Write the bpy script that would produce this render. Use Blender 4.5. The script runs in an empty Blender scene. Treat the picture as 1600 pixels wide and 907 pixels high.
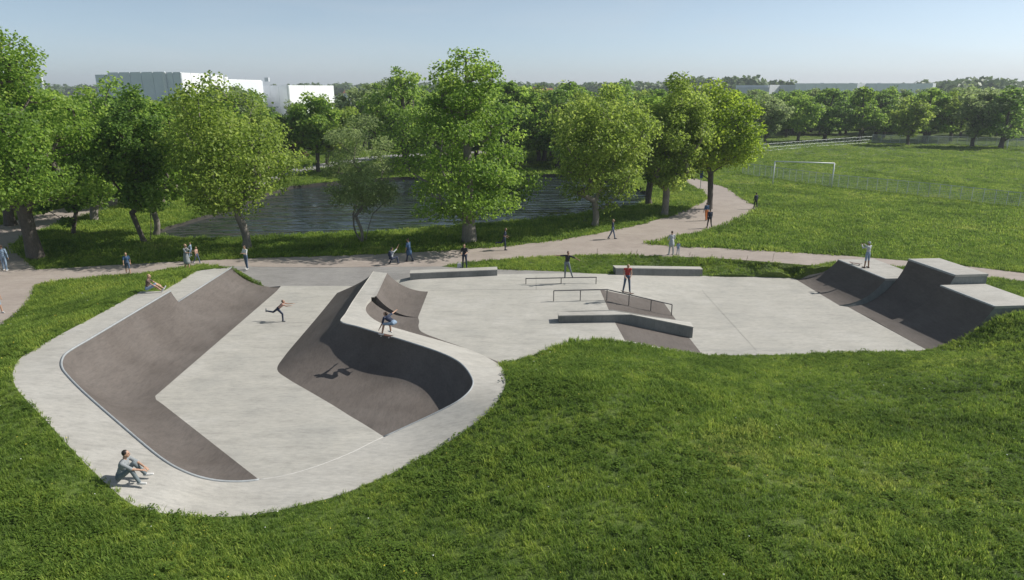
import bpy, bmesh, math, random
import numpy as np
from mathutils import Vector, Matrix
from mathutils.geometry import delaunay_2d_cdt

# ------------------------------------------------------------------ camera, sky, sun, exposure
SC = bpy.context.scene
COL = SC.collection
CAM_H, FOCAL, PITCH = 12.0, 1080.0, math.radians(16.3)      # metres, pixels of the 1600 px photo, radians
cam_data = bpy.data.cameras.new('camera')
cam_data.sensor_width = 36.0
cam_data.lens = FOCAL / 1600 * 36
cam_data.clip_start = 0.5
cam_data.clip_end = 6000
cam = bpy.data.objects.new('camera', cam_data)
cam.location = (0, 0, CAM_H)
cam.rotation_euler = (math.pi / 2 - PITCH, 0, 0)
COL.objects.link(cam)
SC.camera = cam

SUN_EL, SUN_BACK = math.radians(40), math.radians(14)      # sun stands right and a little beyond the park
world = bpy.data.worlds.new('World')
SC.world = world
world.use_nodes = True
wn = world.node_tree.nodes
sky = wn.new('ShaderNodeTexSky')
sky.sky_type = 'NISHITA'
sky.sun_disc = False
sky.sun_elevation = SUN_EL
sky.sun_rotation = math.pi / 2 - SUN_BACK
sky.air_density = 0.55
sky.dust_density = 0.6
sky.ozone_density = 2.4
sky.altitude = 50
wn['Background'].inputs['Strength'].default_value = 0.112
hazy = wn.new('ShaderNodeHueSaturation')                     # milky summer air: the whole sky a little paler
hazy.inputs['Saturation'].default_value = 0.7
hazy.inputs['Value'].default_value = 0.95
hazy.inputs['Hue'].default_value = 0.482
world.node_tree.links.new(sky.outputs[0], hazy.inputs['Color'])
wisp_co = wn.new('ShaderNodeTexCoord'); wisp_map = wn.new('ShaderNodeMapping'); wisp_map.inputs['Scale'].default_value = (1.2, 1.2, 7)
wisp = wn.new('ShaderNodeTexNoise'); wisp.inputs['Scale'].default_value = 2.2; wisp.inputs['Detail'].default_value = 7; wisp.inputs['Distortion'].default_value = 0.5
wisp_r = wn.new('ShaderNodeMapRange'); wisp_r.inputs[1].default_value = 0.45; wisp_r.inputs[2].default_value = 0.8; wisp_r.inputs[3].default_value = 0.0; wisp_r.inputs[4].default_value = 0.30
wisp_mix = wn.new('ShaderNodeMix'); wisp_mix.data_type = 'RGBA'; wisp_mix.inputs[7].default_value = (5.0, 5.3, 5.5, 1)   # thin high cloud
wl = world.node_tree.links
wl.new(wisp_co.outputs['Generated'], wisp_map.inputs[0]); wl.new(wisp_map.outputs[0], wisp.inputs['Vector']); wl.new(wisp.outputs['Fac'], wisp_r.inputs[0])
wl.new(wisp_r.outputs[0], wisp_mix.inputs[0]); wl.new(hazy.outputs[0], wisp_mix.inputs[6]); wl.new(wisp_mix.outputs[2], wn['Background'].inputs['Color'])

sun_data = bpy.data.lights.new('sun', 'SUN')
sun_data.energy = 4.4
sun_data.angle = math.radians(0.55)
sun_data.color = (1.0, 0.955, 0.88)
sun = bpy.data.objects.new('sun', sun_data)
to_sun = Vector((math.cos(SUN_EL) * math.cos(SUN_BACK), math.cos(SUN_EL) * math.sin(SUN_BACK), math.sin(SUN_EL)))
sun.rotation_euler = to_sun.to_track_quat('Z', 'Y').to_euler()
sun.location = (60, 30, 60)
COL.objects.link(sun)
SC.view_settings.view_transform = 'Standard'
SC.view_settings.look = 'None'
SC.view_settings.gamma = 1.0
SC.view_settings.exposure = 0.27
SC.view_settings.use_curve_mapping = False
SC.cycles.max_bounces = 10
SC.cycles.diffuse_bounces = 6
SC.cycles.transparent_max_bounces = 8
SC.cycles.use_denoising = True

# ------------------------------------------------------------------ helpers
def P(px, py, z=0.0):
    """Where the line of sight through a point of the photo meets height z."""
    a, b = (px - 800) / FOCAL, -(py - 453.5) / FOCAL
    dy = math.cos(PITCH) + b * math.sin(PITCH)
    dz = -math.sin(PITCH) + b * math.cos(PITCH)
    t = (z - CAM_H) / dz
    return Vector((a * t, dy * t, z))
def at_dist(px, py, y):
    """The point at ground distance y seen at px, py."""
    a, b = (px - 800) / FOCAL, -(py - 453.5) / FOCAL
    dy = math.cos(PITCH) + b * math.sin(PITCH)
    dz = -math.sin(PITCH) + b * math.cos(PITCH)
    return Vector((a * y / dy, y, CAM_H + dz * y / dy))
def tag(o, label=None, cat=None, group=None, kind=None):
    if label: o['label'] = label
    if cat: o['category'] = cat
    if group: o['group'] = group
    if kind: o['kind'] = kind
    return o
def mobj(name, verts, faces, mat, parent=None, smooth=False, mats=None, fm=None):
    me = bpy.data.meshes.new(name)
    me.from_pydata([tuple(v) for v in verts], [], faces)
    for m in (mats or [mat]): me.materials.append(m)
    if fm is not None: me.polygons.foreach_set('material_index', fm)
    if smooth: me.polygons.foreach_set('use_smooth', [True] * len(me.polygons))
    me.update()
    o = bpy.data.objects.new(name, me)
    COL.objects.link(o)
    if parent is not None: o.parent = parent
    return o
def link(name, me, parent=None, loc=None):
    o = bpy.data.objects.new(name, me)
    COL.objects.link(o)
    if parent is not None: o.parent = parent
    if loc is not None: o.location = loc
    return o
def empty(name, loc=(0, 0, 0), rz=0.0):
    o = bpy.data.objects.new(name, None)
    o.location = loc
    o.rotation_euler = (0, 0, rz)
    o.empty_display_size = 0.3
    COL.objects.link(o)
    return o
class MB:
    """collects shapes for one mesh"""
    def __init__(s): s.v, s.f = [], []
    def add(s, vs, fs):
        n = len(s.v); s.v += [tuple(v) for v in vs]; s.f += [tuple(i + n for i in f) for f in fs]; return s
    def box(s, c, d, rz=0.0):
        x, y, z = d[0] / 2, d[1] / 2, d[2] / 2
        cs, sn = math.cos(rz), math.sin(rz)
        vs = [(c[0] + i * x * cs - j * y * sn, c[1] + i * x * sn + j * y * cs, c[2] + k * z) for k in (-1, 1) for j in (-1, 1) for i in (-1, 1)]
        return s.add(vs, [(0, 2, 3, 1), (4, 5, 7, 6), (0, 1, 5, 4), (2, 6, 7, 3), (0, 4, 6, 2), (1, 3, 7, 5)])
    def tube(s, pts, r, n=8, cap=True):
        pts = [Vector(p) for p in pts]
        rs = r if isinstance(r, (list, tuple)) else [r] * len(pts)
        vs, fs = [], []
        for i, p in enumerate(pts):
            d = (pts[min(i + 1, len(pts) - 1)] - pts[max(i - 1, 0)])
            d = d.normalized() if d.length > 1e-9 else Vector((0, 0, 1))
            u = d.cross(Vector((0, 0, 1)) if abs(d.z) < 0.9 else Vector((1, 0, 0))).normalized()
            w = d.cross(u)
            for k in range(n):
                a = 2 * math.pi * k / n
                vs.append(p + (u * math.cos(a) + w * math.sin(a)) * rs[i])
        for i in range(len(pts) - 1):
            for k in range(n):
                fs.append((i * n + k, i * n + (k + 1) % n, (i + 1) * n + (k + 1) % n, (i + 1) * n + k))
        if cap:
            fs.append(tuple(range(n - 1, -1, -1))); fs.append(tuple((len(pts) - 1) * n + k for k in range(n)))
        return s.add(vs, fs)
    def prism(s, poly, z0, z1):
        n = len(poly)
        vs = [(p[0], p[1], z0) for p in poly] + [(p[0], p[1], z1) for p in poly]
        return s.add(vs, [tuple(range(n - 1, -1, -1)), tuple(range(n, 2 * n))] + [(i, (i + 1) % n, n + (i + 1) % n, n + i) for i in range(n)])
    def build(s, name, mat, parent=None, smooth=False): return mobj(name, s.v, s.f, mat, parent, smooth)
def catmull(pts, k=4):
    pts = [Vector(p) for p in pts]
    out = []
    for i in range(len(pts) - 1):
        p0, p1, p2, p3 = pts[max(i - 1, 0)], pts[i], pts[i + 1], pts[min(i + 2, len(pts) - 1)]
        for j in range(k):
            t = j / k
            out.append(0.5 * ((2 * p1) + (p2 - p0) * t + (2 * p0 - 5 * p1 + 4 * p2 - p3) * t * t + (3 * p1 - p0 - 3 * p2 + p3) * t ** 3))
    out.append(pts[-1])
    return out
def sstep(a, b, x):
    t = np.clip((np.asarray(x, float) - a) / (b - a), 0, 1)
    return t * t * (3 - 2 * t)

# ------------------------------------------------------------------ materials
def new_mat(name):
    m = bpy.data.materials.new(name); m.use_nodes = True
    nt = m.node_tree
    return m, nt, nt.nodes['Principled BSDF']
def nd(nt, typ, **kw):
    n = nt.nodes.new(typ)
    for k, v in kw.items():
        if hasattr(n, k): setattr(n, k, v)
        else: n.inputs[k].default_value = v
    return n
def ramp(nt, fac, stops):
    r = nt.nodes.new('ShaderNodeValToRGB')
    el = r.color_ramp.elements
    while len(el) < len(stops): el.new(0.5)
    for e, (p, c) in zip(el, stops):
        e.position = p; e.color = (*c, 1) if len(c) == 3 else c
    nt.links.new(fac, r.inputs[0])
    return r.outputs[0]
def mixc(nt, fac, a, b, mode='MIX'):
    m = nt.nodes.new('ShaderNodeMix'); m.data_type = 'RGBA'; m.blend_type = mode
    for sock, val in ((m.inputs[0], fac), (m.inputs[6], a), (m.inputs[7], b)):
        if hasattr(val, 'is_output'): nt.links.new(val, sock)
        elif isinstance(val, (int, float)): sock.default_value = val
        else: sock.default_value = (*val, 1)
    return m.outputs[2]
def noise(nt, scale, detail=4, rough=0.55, vec=None, stretch=None, dist=0.0):
    n = nd(nt, 'ShaderNodeTexNoise'); n.inputs['Scale'].default_value = scale
    n.inputs['Detail'].default_value = detail; n.inputs['Roughness'].default_value = rough; n.inputs['Distortion'].default_value = dist
    if vec is None:
        g = nt.nodes.new('ShaderNodeNewGeometry'); vec = g.outputs['Position']
    if stretch is not None:
        mp = nt.nodes.new('ShaderNodeMapping'); mp.inputs['Scale'].default_value = stretch
        nt.links.new(vec, mp.inputs[0]); vec = mp.outputs[0]
    nt.links.new(vec, n.inputs['Vector'])
    return n.outputs['Fac']
def bump(nt, bsdf, h, strength=0.3, dist=0.02):
    b = nt.nodes.new('ShaderNodeBump'); b.inputs['Strength'].default_value = strength; b.inputs['Distance'].default_value = dist
    nt.links.new(h, b.inputs['Height']); nt.links.new(b.outputs[0], bsdf.inputs['Normal'])
def plain(name, col, rough=0.6, metal=0.0, var=0.12, scale=6.0):
    m, nt, b = new_mat(name)
    f = noise(nt, scale, 5)
    c = ramp(nt, f, [(0.3, tuple(x * (1 - var) for x in col)), (0.7, tuple(min(1, x * (1 + var)) for x in col))])
    nt.links.new(c, b.inputs['Base Color'])
    b.inputs['Roughness'].default_value = rough; b.inputs['Metallic'].default_value = metal
    return m
def concrete(name, lo, mid, hi, streak=(0.35, 1.2, 0.6), bstr=0.15, spots=0.5):
    m, nt, b = new_mat(name)
    big = noise(nt, 0.35, 6, 0.6, dist=0.4)
    st = noise(nt, 1.9, 9, 0.68, stretch=streak, dist=0.25)
    st2 = noise(nt, 9, 5, 0.6, stretch=streak, dist=0.2)
    fine = noise(nt, 22, 6, 0.7)
    c = ramp(nt, big, [(0.3, lo), (0.5, mid), (0.72, hi)])
    c2 = ramp(nt, st, [(0.28, (0.78, 0.78, 0.775)), (0.48, (0.98, 0.98, 0.975)), (0.72, (1.10, 1.095, 1.08))])
    c = mixc(nt, 0.8, c, c2, 'MULTIPLY')
    c = mixc(nt, 0.75, c, ramp(nt, st2, [(0.3, (0.82, 0.82, 0.82)), (0.5, (1, 1, 1)), (0.7, (1.13, 1.12, 1.11))]), 'MULTIPLY')
    c3 = ramp(nt, fine, [(0.3, (0.88, 0.88, 0.88)), (0.6, (1.04, 1.04, 1.04))])
    c = mixc(nt, 0.7, c, c3, 'MULTIPLY')
    sp = noise(nt, 2.3, 2, 0.5)
    spm = ramp(nt, sp, [(0.70, (0, 0, 0)), (0.78, (1, 1, 1))])
    k = nt.nodes.new('ShaderNodeMath'); k.operation = 'MULTIPLY'; k.inputs[1].default_value = 0.35 * spots
    nt.links.new(spm, k.inputs[0])
    c = mixc(nt, k.outputs[0], c, tuple(x * 0.6 for x in lo))
    nt.links.new(c, b.inputs['Base Color'])
    b.inputs['Roughness'].default_value = 0.85
    b.inputs['Specular IOR Level'].default_value = 0.25
    bump(nt, b, fine, bstr, 0.01)
    return m
M = {}
M['concrete'] = concrete('pale_concrete', (0.368, 0.359, 0.330), (0.418, 0.403, 0.365), (0.456, 0.442, 0.408))
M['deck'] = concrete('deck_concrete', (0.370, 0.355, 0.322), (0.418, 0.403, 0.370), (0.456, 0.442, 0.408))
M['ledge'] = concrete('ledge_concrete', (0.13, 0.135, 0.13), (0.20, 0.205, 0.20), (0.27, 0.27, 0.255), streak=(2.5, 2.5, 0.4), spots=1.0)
M['darkramp'] = concrete('dark_ramp_coating', (0.100, 0.086, 0.077), (0.124, 0.108, 0.098), (0.148, 0.131, 0.120), streak=(1.6, 0.35, 1.6), bstr=0.1)
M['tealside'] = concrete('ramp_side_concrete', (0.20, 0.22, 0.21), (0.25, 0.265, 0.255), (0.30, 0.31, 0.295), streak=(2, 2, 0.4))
M['path'] = concrete('tan_path', (0.31, 0.265, 0.235), (0.355, 0.305, 0.27), (0.39, 0.34, 0.305), streak=(0.3, 1.5, 1), spots=0.4)
M['apron'] = concrete('grey_asphalt_apron', (0.24, 0.23, 0.22), (0.275, 0.265, 0.255), (0.315, 0.305, 0.29), streak=(0.4, 2.2, 1), spots=0.3)
M['road'] = plain('far_road', (0.28, 0.275, 0.27), 0.8)
M['steel'] = plain('galvanised_steel', (0.36, 0.37, 0.38), 0.4, 0.7)
M['coping'] = plain('steel_coping', (0.33, 0.35, 0.36), 0.6, 0.1)
M['darksteel'] = plain('worn_rail_steel', (0.16, 0.155, 0.15), 0.45, 0.6)
M['whitepaint'] = plain('white_painted_steel', (0.78, 0.79, 0.80), 0.45)
M['wire'] = plain('fence_wire', (0.50, 0.54, 0.54), 0.5, 0.4)
M['strip'] = plain('pale_edge_strip', (0.58, 0.57, 0.54), 0.6)
M['joint'] = plain('floor_joint', (0.18, 0.175, 0.165), 0.9)
M['facade_white'] = plain('white_facade_panel', (0.78, 0.79, 0.80), 0.55, var=0.03, scale=0.3)
M['facade_grey'] = plain('pale_grey_facade_panel', (0.76, 0.79, 0.82), 0.55, var=0.04, scale=0.3)
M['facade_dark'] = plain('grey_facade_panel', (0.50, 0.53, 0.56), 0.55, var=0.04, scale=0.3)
M['seam'] = plain('facade_seam', (0.66, 0.69, 0.72), 0.6)
M['tile'] = plain('red_roof_tile', (0.33, 0.13, 0.08), 0.8)
M['glass'] = plain('dark_window_glass', (0.04, 0.05, 0.06), 0.1)
M['blue'] = plain('blue_sign_paint', (0.02, 0.05, 0.16), 0.5)
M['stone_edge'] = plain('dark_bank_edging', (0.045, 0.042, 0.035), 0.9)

def bark(name, lo, hi):
    m, nt, b = new_mat(name)
    f = noise(nt, 5, 6, 0.7, stretch=(3, 3, 0.6), dist=0.6)
    g = noise(nt, 0.9, 3)
    c = ramp(nt, f, [(0.3, lo), (0.7, hi)])
    c = mixc(nt, 0.5, c, ramp(nt, g, [(0.35, (0.6, 0.6, 0.55)), (0.65, (1.2, 1.15, 1.1))]), 'MULTIPLY')
    nt.links.new(c, b.inputs['Base Color']); b.inputs['Roughness'].default_value = 0.9
    bump(nt, b, f, 0.6, 0.04)
    return m
M['bark'] = bark('grey_bark', (0.13, 0.115, 0.10), (0.30, 0.275, 0.245))
M['bark_dark'] = bark('dark_bark', (0.06, 0.05, 0.042), (0.16, 0.14, 0.12))

def leaf(name, dark, mid, light, trans=0.55, gain=2.4):
    dark, mid, light = (tuple(v * gain for v in c_) for c_ in (dark, mid, light))
    m, nt, b = new_mat(name)
    at = nd(nt, 'ShaderNodeAttribute', attribute_name='tint')
    c = ramp(nt, at.outputs['Fac'], [(0.0, dark), (0.55, mid), (1.0, light)])
    nt.links.new(c, b.inputs['Base Color'])
    b.inputs['Roughness'].default_value = 0.5
    b.inputs['Specular IOR Level'].default_value = 0.35
    t = nt.nodes.new('ShaderNodeBsdfTranslucent')
    hs = nd(nt, 'ShaderNodeHueSaturation'); hs.inputs['Value'].default_value = 1.5; hs.inputs['Hue'].default_value = 0.49
    nt.links.new(c, hs.inputs['Color']); nt.links.new(hs.outputs[0], t.inputs['Color'])
    mx = nt.nodes.new('ShaderNodeMixShader'); mx.inputs[0].default_value = trans
    nt.links.new(b.outputs[0], mx.inputs[1]); nt.links.new(t.outputs[0], mx.inputs[2])
    nt.links.new(mx.outputs[0], nt.nodes['Material Output'].inputs['Surface'])
    return m
M['leaf_mid'] = leaf('mid_green_leaves', (0.040, 0.075, 0.011), (0.085, 0.140, 0.020), (0.15, 0.20, 0.042))
M['leaf_light'] = leaf('light_green_leaves', (0.070, 0.110, 0.015), (0.130, 0.185, 0.030), (0.21, 0.26, 0.06), gain=1.8)
M['leaf_yellow'] = leaf('yellow_green_leaves', (0.074, 0.125, 0.010), (0.138, 0.20, 0.018), (0.21, 0.27, 0.04), gain=1.75)
M['leaf_dark'] = leaf('dark_green_leaves', (0.026, 0.052, 0.010), (0.056, 0.098, 0.017), (0.10, 0.145, 0.03), gain=2.8)
M['leaf_olive'] = leaf('olive_grey_leaves', (0.038, 0.055, 0.020), (0.072, 0.095, 0.036), (0.12, 0.145, 0.065), 0.5, gain=3.4)
M['leaf_red'] = leaf('copper_leaves', (0.035, 0.022, 0.014), (0.065, 0.042, 0.022), (0.09, 0.075, 0.03))
M['leaf_far'] = leaf('far_wood_leaves', (0.030, 0.052, 0.018), (0.052, 0.080, 0.028), (0.080, 0.108, 0.040), 0.3)

def grass_mat(name, blade):
    m, nt, b = new_mat(name)
    k_ = 2.55 if blade else 1.48
    big = noise(nt, 0.16, 5, 0.6, dist=0.5)
    mid = noise(nt, 1.1, 5, 0.62)
    fine = noise(nt, 9, 4, 0.7)
    c = ramp(nt, big, [(0.30, tuple(k_ * v for v in (0.039, 0.063, 0.012))), (0.46, tuple(k_ * v for v in (0.061, 0.095, 0.017))), (0.60, tuple(k_ * v for v in (0.083, 0.117, 0.022))), (0.76, tuple(k_ * v for v in (0.112, 0.131, 0.038)))])
    c = mixc(nt, 0.75, c, ramp(nt, mid, [(0.28, (0.38, 0.50, 0.45)), (0.46, (0.95, 0.97, 1)), (0.72, (1.55, 1.35, 1.3))]), 'MULTIPLY')
    if blade:
        at = nd(nt, 'ShaderNodeAttribute', attribute_name='tint')
        c = mixc(nt, 0.85, c, ramp(nt, at.outputs['Fac'], [(0, (0.75, 0.85, 0.75)), (0.6, (1.2, 1.15, 1.0)), (1, (1.9, 1.6, 1.7))]), 'MULTIPLY')
    else:
        c = mixc(nt, 0.8, c, ramp(nt, fine, [(0.3, (0.6, 0.62, 0.6)), (0.55, (1, 1, 1)), (0.75, (1.3, 1.25, 1.2))]), 'MULTIPLY')
        bump(nt, b, fine, 0.8, 0.12)
    nt.links.new(c, b.inputs['Base Color'])
    b.inputs['Roughness'].default_value = 0.65; b.inputs['Specular IOR Level'].default_value = 0.2
    if blade:
        t = nt.nodes.new('ShaderNodeBsdfTranslucent')
        hs = nd(nt, 'ShaderNodeHueSaturation'); hs.inputs['Value'].default_value = 1.4
        nt.links.new(c, hs.inputs['Color']); nt.links.new(hs.outputs[0], t.inputs['Color'])
        mx = nt.nodes.new('ShaderNodeMixShader'); mx.inputs[0].default_value = 0.45
        nt.links.new(b.outputs[0], mx.inputs[1]); nt.links.new(t.outputs[0], mx.inputs[2])
        nt.links.new(mx.outputs[0], nt.nodes['Material Output'].inputs['Surface'])
    return m
M['lawn'] = grass_mat('lawn_soil_and_grass', False)
M['blade'] = grass_mat('grass_blades', True)
M['clover'] = leaf('clover_leaves', (0.026, 0.045, 0.008), (0.039, 0.065, 0.011), (0.055, 0.085, 0.015), 0.3)
M['clover'].node_tree.nodes['Principled BSDF'].inputs['Specular IOR Level'].default_value = 0.05
M['clover'].node_tree.nodes['Principled BSDF'].inputs['Roughness'].default_value = 0.9
M['yellow_flower'] = plain('yellow_flower', (0.65, 0.52, 0.04), 0.6)
M['white_flower'] = plain('white_flower', (0.7, 0.7, 0.66), 0.6)
M['dry_stem'] = plain('dry_grass_stem', (0.20, 0.15, 0.09), 0.8)

def water_mat():
    m, nt, b = new_mat('pond_water')
    b.inputs['Base Color'].default_value = (0.022, 0.032, 0.032, 1)
    b.inputs['Roughness'].default_value = 0.06
    b.inputs['IOR'].default_value = 1.5
    b.inputs['Specular IOR Level'].default_value = 0.6
    n1 = noise(nt, 0.62, 1.2, 0.4, stretch=(0.42, 1.3, 1), dist=0.8)
    n2 = noise(nt, 2.2, 1, 0.4, stretch=(0.6, 1.4, 1))
    big = noise(nt, 0.085, 3, 0.55, stretch=(0.5, 1.6, 1))
    a = nt.nodes.new('ShaderNodeMath'); a.operation = 'MULTIPLY_ADD'; a.inputs[1].default_value = 0.10
    nt.links.new(n2, a.inputs[0]); nt.links.new(n1, a.inputs[2])
    s = nt.nodes.new('ShaderNodeMath'); s.operation = 'MULTIPLY'
    rr = nt.nodes.new('ShaderNodeMapRange'); rr.inputs[1].default_value = 0.3; rr.inputs[2].default_value = 0.7; rr.inputs[3].default_value = 0.2; rr.inputs[4].default_value = 1.5
    nt.links.new(big, rr.inputs[0]); nt.links.new(a.outputs[0], s.inputs[0]); nt.links.new(rr.outputs[0], s.inputs[1])
    bump(nt, b, s.outputs[0], 1.0, 0.5)
    return m
M['water'] = water_mat()

# ------------------------------------------------------------------ plan of the park
ZL, ZR = -0.6, -0.9                       # left floor and right floor; the middle floor is at 0
def seg_near(p, poly):
    best, bp = 1e9, None
    for a, b in zip(poly[:-1], poly[1:]):
        d = b - a
        t = max(0, min(1, (p - a).dot(d) / d.dot(d)))
        q = a + d * t
        if (p - q).length < best: best, bp = (p - q).length, q
    return best, bp
LEFT_FLAT = [Vector((-15.2, 44)), Vector((-15.2, 27.0)), Vector((-15.0, 26.65)), Vector((-14.6, 26.3)), Vector((-8.47, 20.44))]
R_LEFT = 3.49
def arc_h(d, R): return R - math.sqrt(max(0.0, R * R - min(d, R * 0.98) ** 2))
V2 = lambda t: P(*t)
# inner (coping) edge and outer edge of the winding deck, walked from the far left round the near end to the spine
PAIRS = [((265, 455, 1.5), (219, 456, 1.5)), ((222, 480, 1.5), (188, 473, 1.5)), ((180, 505, 1.5), (148, 495, 1.5)), ((140, 530, 1.5), (100, 520, 1.5)),
         ((110, 550, 1.5), (55, 545, 1.5)), ((97, 562, 1.5), (30, 562, 1.5)), ((97, 575, 1.48), (20, 585, 1.48)), ((108, 590, 1.36), (28, 610, 1.38)),
         ((135, 617, 1.16), (60, 645, 1.15)), ((190, 665, 0.76), (110, 700, 0.75)), ((250, 715, 0.3), (165, 755, 0.3)), ((290, 738, 0), (210, 790, 0.0)),
         ((330, 750, -0.3), (270, 804, -0.3)), ((370, 753, -0.5), (340, 808, -0.5)), ((405, 750, ZL), (410, 803, ZL)), ((450, 742, ZL), (480, 788, ZL)),
         ((500, 727, ZL), (540, 770, ZL)), ((550, 707, ZL), (600, 745, ZL)), ((600, 683, ZL), (660, 714, -0.5)), ((650, 660, -0.33), (710, 685, -0.25)),
         ((690, 641, 0.0), (750, 655, 0.1)), ((720, 624, 0.3), (775, 630, 0.4)), ((737, 606, 0.5), (789, 603, 0.5)), ((737, 590, 0.6), (789, 585, 0.45)),
         ((720, 568, 0.68), (778, 569, 0.3)), ((690, 552, 0.78), (745, 551, 0.03)), ((640, 535, 0.95), (700, 536, 0.08)), ((590, 520, 1.1), (640, 519, 0.42)),
         ((560, 511, 1.18), (595, 505, 0.86)), ((533, 503, 1.2), (574, 490, 1.06)), ((540, 490, 1.2), (572, 476, 1.14)), ((550, 473, 1.2), (580, 465, 1.18))]
DK_IN, DK_OUT = [], []
for e in PAIRS:
    DK_IN.append(V2(e[0]))
    DK_OUT.append(V2(e[-1]))
XF = -15.2 - math.sqrt(R_LEFT ** 2 - (R_LEFT - 2.1) ** 2)
for i in range(5): DK_IN[i] = Vector((XF, DK_IN[i].y, 1.5))
K = 5
DIN, DOUT = catmull(DK_IN, K), catmull(DK_OUT, K)
for p in DIN: p.z = max(p.z, ZL + 0.004)
for p in DOUT: p.z = max(p.z, ZL + 0.004)
I405, I600, I533, I718 = 14 * K, 18 * K, 29 * K, 25 * K

def loft(Fs, Cs, R, n=14, lin=None):
    """concave transition surface between flat edge points Fs and top edge points Cs"""
    vs, fs = [], []
    for q, (F, C) in enumerate(zip(Fs, Cs)):
        F, C = Vector(F), Vector(C)
        la = lin[q] if lin else 0.0
        h, d = C.z - F.z, (C - F).xy
        L = d.length
        prof = []
        if h < 0.03 or L < 0.05:
            prof = [(i / n, i / n * h) for i in range(n + 1)]
        else:
            r = max(R, h * 1.02)
            th = math.acos(1 - h / r); run = r * math.sin(th)
            if run > L:
                if L > h * 1.02:
                    r = (L * L + h * h) / (2 * h); th = math.acos(max(-1, 1 - h / r)); run = L
                else: th = None
            if th is None: prof = [(i / n, h * (1 - math.sqrt(max(0, 1 - (i / n) ** 2)))) for i in range(n + 1)]
            else:
                lead = L - run
                prof = ([(0, 0)] + [((lead + r * math.sin(th * i / (n - 1))) / L, r * (1 - math.cos(th * i / (n - 1)))) for i in range(n)]) if lead > 0.04 else [(r * math.sin(th * i / n) / run, r * (1 - math.cos(th * i / n))) for i in range(n + 1)]
        for s, z in prof: vs.append((F.x + (C.x - F.x) * s, F.y + (C.y - F.y) * s, F.z + z * (1 - la) + la * h * s))
    m = n + 1
    for i in range(len(Fs) - 1):
        for j in range(n): fs.append((i * m + j, (i + 1) * m + j, (i + 1) * m + j + 1, i * m + j + 1))
    return vs, fs, m

# bowl side of the spine: flat edge and top edge
BOWL_F = [(-11.2, 42.4), (-11.15, 38), (-11.15, 34), (-11.13, 31.5), (-10.95, 29.9), (-10.1, 28.8), (-8.9, 27.6), (-7.4, 26.1), (-6.5, 25.15), (-5.9, 24.55), (-5.4, 24.03), (-5.15, 23.76), (-5.0, 23.6), (-4.9, 23.5), (-4.85, 23.45), None]
bf_last = P(600, 683, ZL)
BOWL_F = [Vector((*(f if f else (bf_last.x, bf_last.y)), ZL)) for f in BOWL_F]
BOWL_C = [Vector((-8.5, 41.0, 1.2)), Vector((-8.48, 37.5, 1.2)), Vector((-8.42, 34.5, 1.2)), Vector((-8.32, 32.6, 1.2))] + [DK_IN[i] for i in range(29, 17, -1)]
BF, BC = catmull(BOWL_F, K), catmull(BOWL_C, K)
# right side of the spine
SP_C0, SP_C1 = P(605, 427, 1.2), P(588, 463, 1.2)
SPF = [Vector((-5.15, SP_C0.y + 0.1, 0)), Vector((-5.12, SP_C1.y, 0))]
HIPC = [Vector((DK_OUT[i].x, DK_OUT[i].y, DK_OUT[i].z * k_)) for i, k_ in ((31, .84), (30, .88), (29, .92), (28, .96), (27, .99), (26, 1), (25, 1))]
HIPF = [Vector((-5.12, SP_C1.y - 0.02, 0)), P(655, 503), P(654, 511), P(660, 519.5), P(686, 530), P(718, 541), P(748, 553)]
HC, HF = catmull(HIPC, K), catmull(HIPF, K)
SLIVC = [DK_OUT[25], DK_OUT[24]]
SLIVF = [P(750, 554), P(797, 573)]

# floor and neighbours as plan outlines ------------------------------------------------
def xy(l): return [Vector((p[0], p[1])) for p in l]
FRONT_PX = [(797, 566), (830, 556), (860, 546), (890, 537), (930, 531), (970, 534), (1010, 541), (1050, 548), (1100, 556), (1200, 555), (1300, 553), (1400, 550), (1448, 547)]
def floor_z(x, y):
    x, y = np.asarray(x, float), np.asarray(y, float)
    left = np.maximum(1 - sstep(-9.5, -6.0, x), 1 - sstep(19.2, 21.5, x + y))
    zl = ZL * left * (1 - sstep(42.5, 47.2, y)) * np.where(y < 44, 1, sstep(-22, -17, x))
    k = sstep(41.2, 46.0, y)
    x0, x1 = 5.45 - 3.5 * k, 9.5 + 7 * k
    t = np.clip((x - x0) / (x1 - x0), 0, 1)
    t = t * (1 - k) + k * t * t * (3 - 2 * t)
    return zl + ZR * t * (1 - sstep(47.5, 51.0, y) * (x < 30))
def front_pt(px, py):
    z = 0.0
    for _ in range(40):
        p = P(px, py, z); z += 0.5 * (float(floor_z(p.x, p.y)) - z)
    return P(px, py, z)
R1F = [P(1242, 436, ZR), P(1312, 478, ZR)]
R2F = [P(1325, 480, ZR), P(1448, 547, ZR)]
FRONT = [front_pt(*q) for q in FRONT_PX]
BACK = [front_pt(*q) for q in ((1240, 435), (1180, 433), (1100, 431.5), (1030, 430), (960, 429), (870, 427.5), (777, 429), (700, 434), (640, 437), (610, 438))] + [Vector((-9, 43.7, 0)), Vector((-12, 43.7, 0)), Vector((-15.2, 43.7, 0))]
floor_poly = xy([(-15.2, 43.7)] + [tuple(v) for v in LEFT_FLAT[1:4]] + [tuple(v) for v in [LEFT_FLAT[3].lerp(LEFT_FLAT[4], i / 6) for i in range(1, 6)]])
floor_poly += xy(DIN[I405:I600 + 1])
floor_poly += xy(list(reversed(BF))[1:]) + xy([(-8.5, 41.05), (SP_C0.x, SP_C0.y + 0.05)]) + xy(SPF) + xy(HF) + xy(SLIVF) + xy(FRONT) + xy([R2F[1], R2F[0], R1F[1], R1F[0]]) + xy(BACK[:-1])
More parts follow.
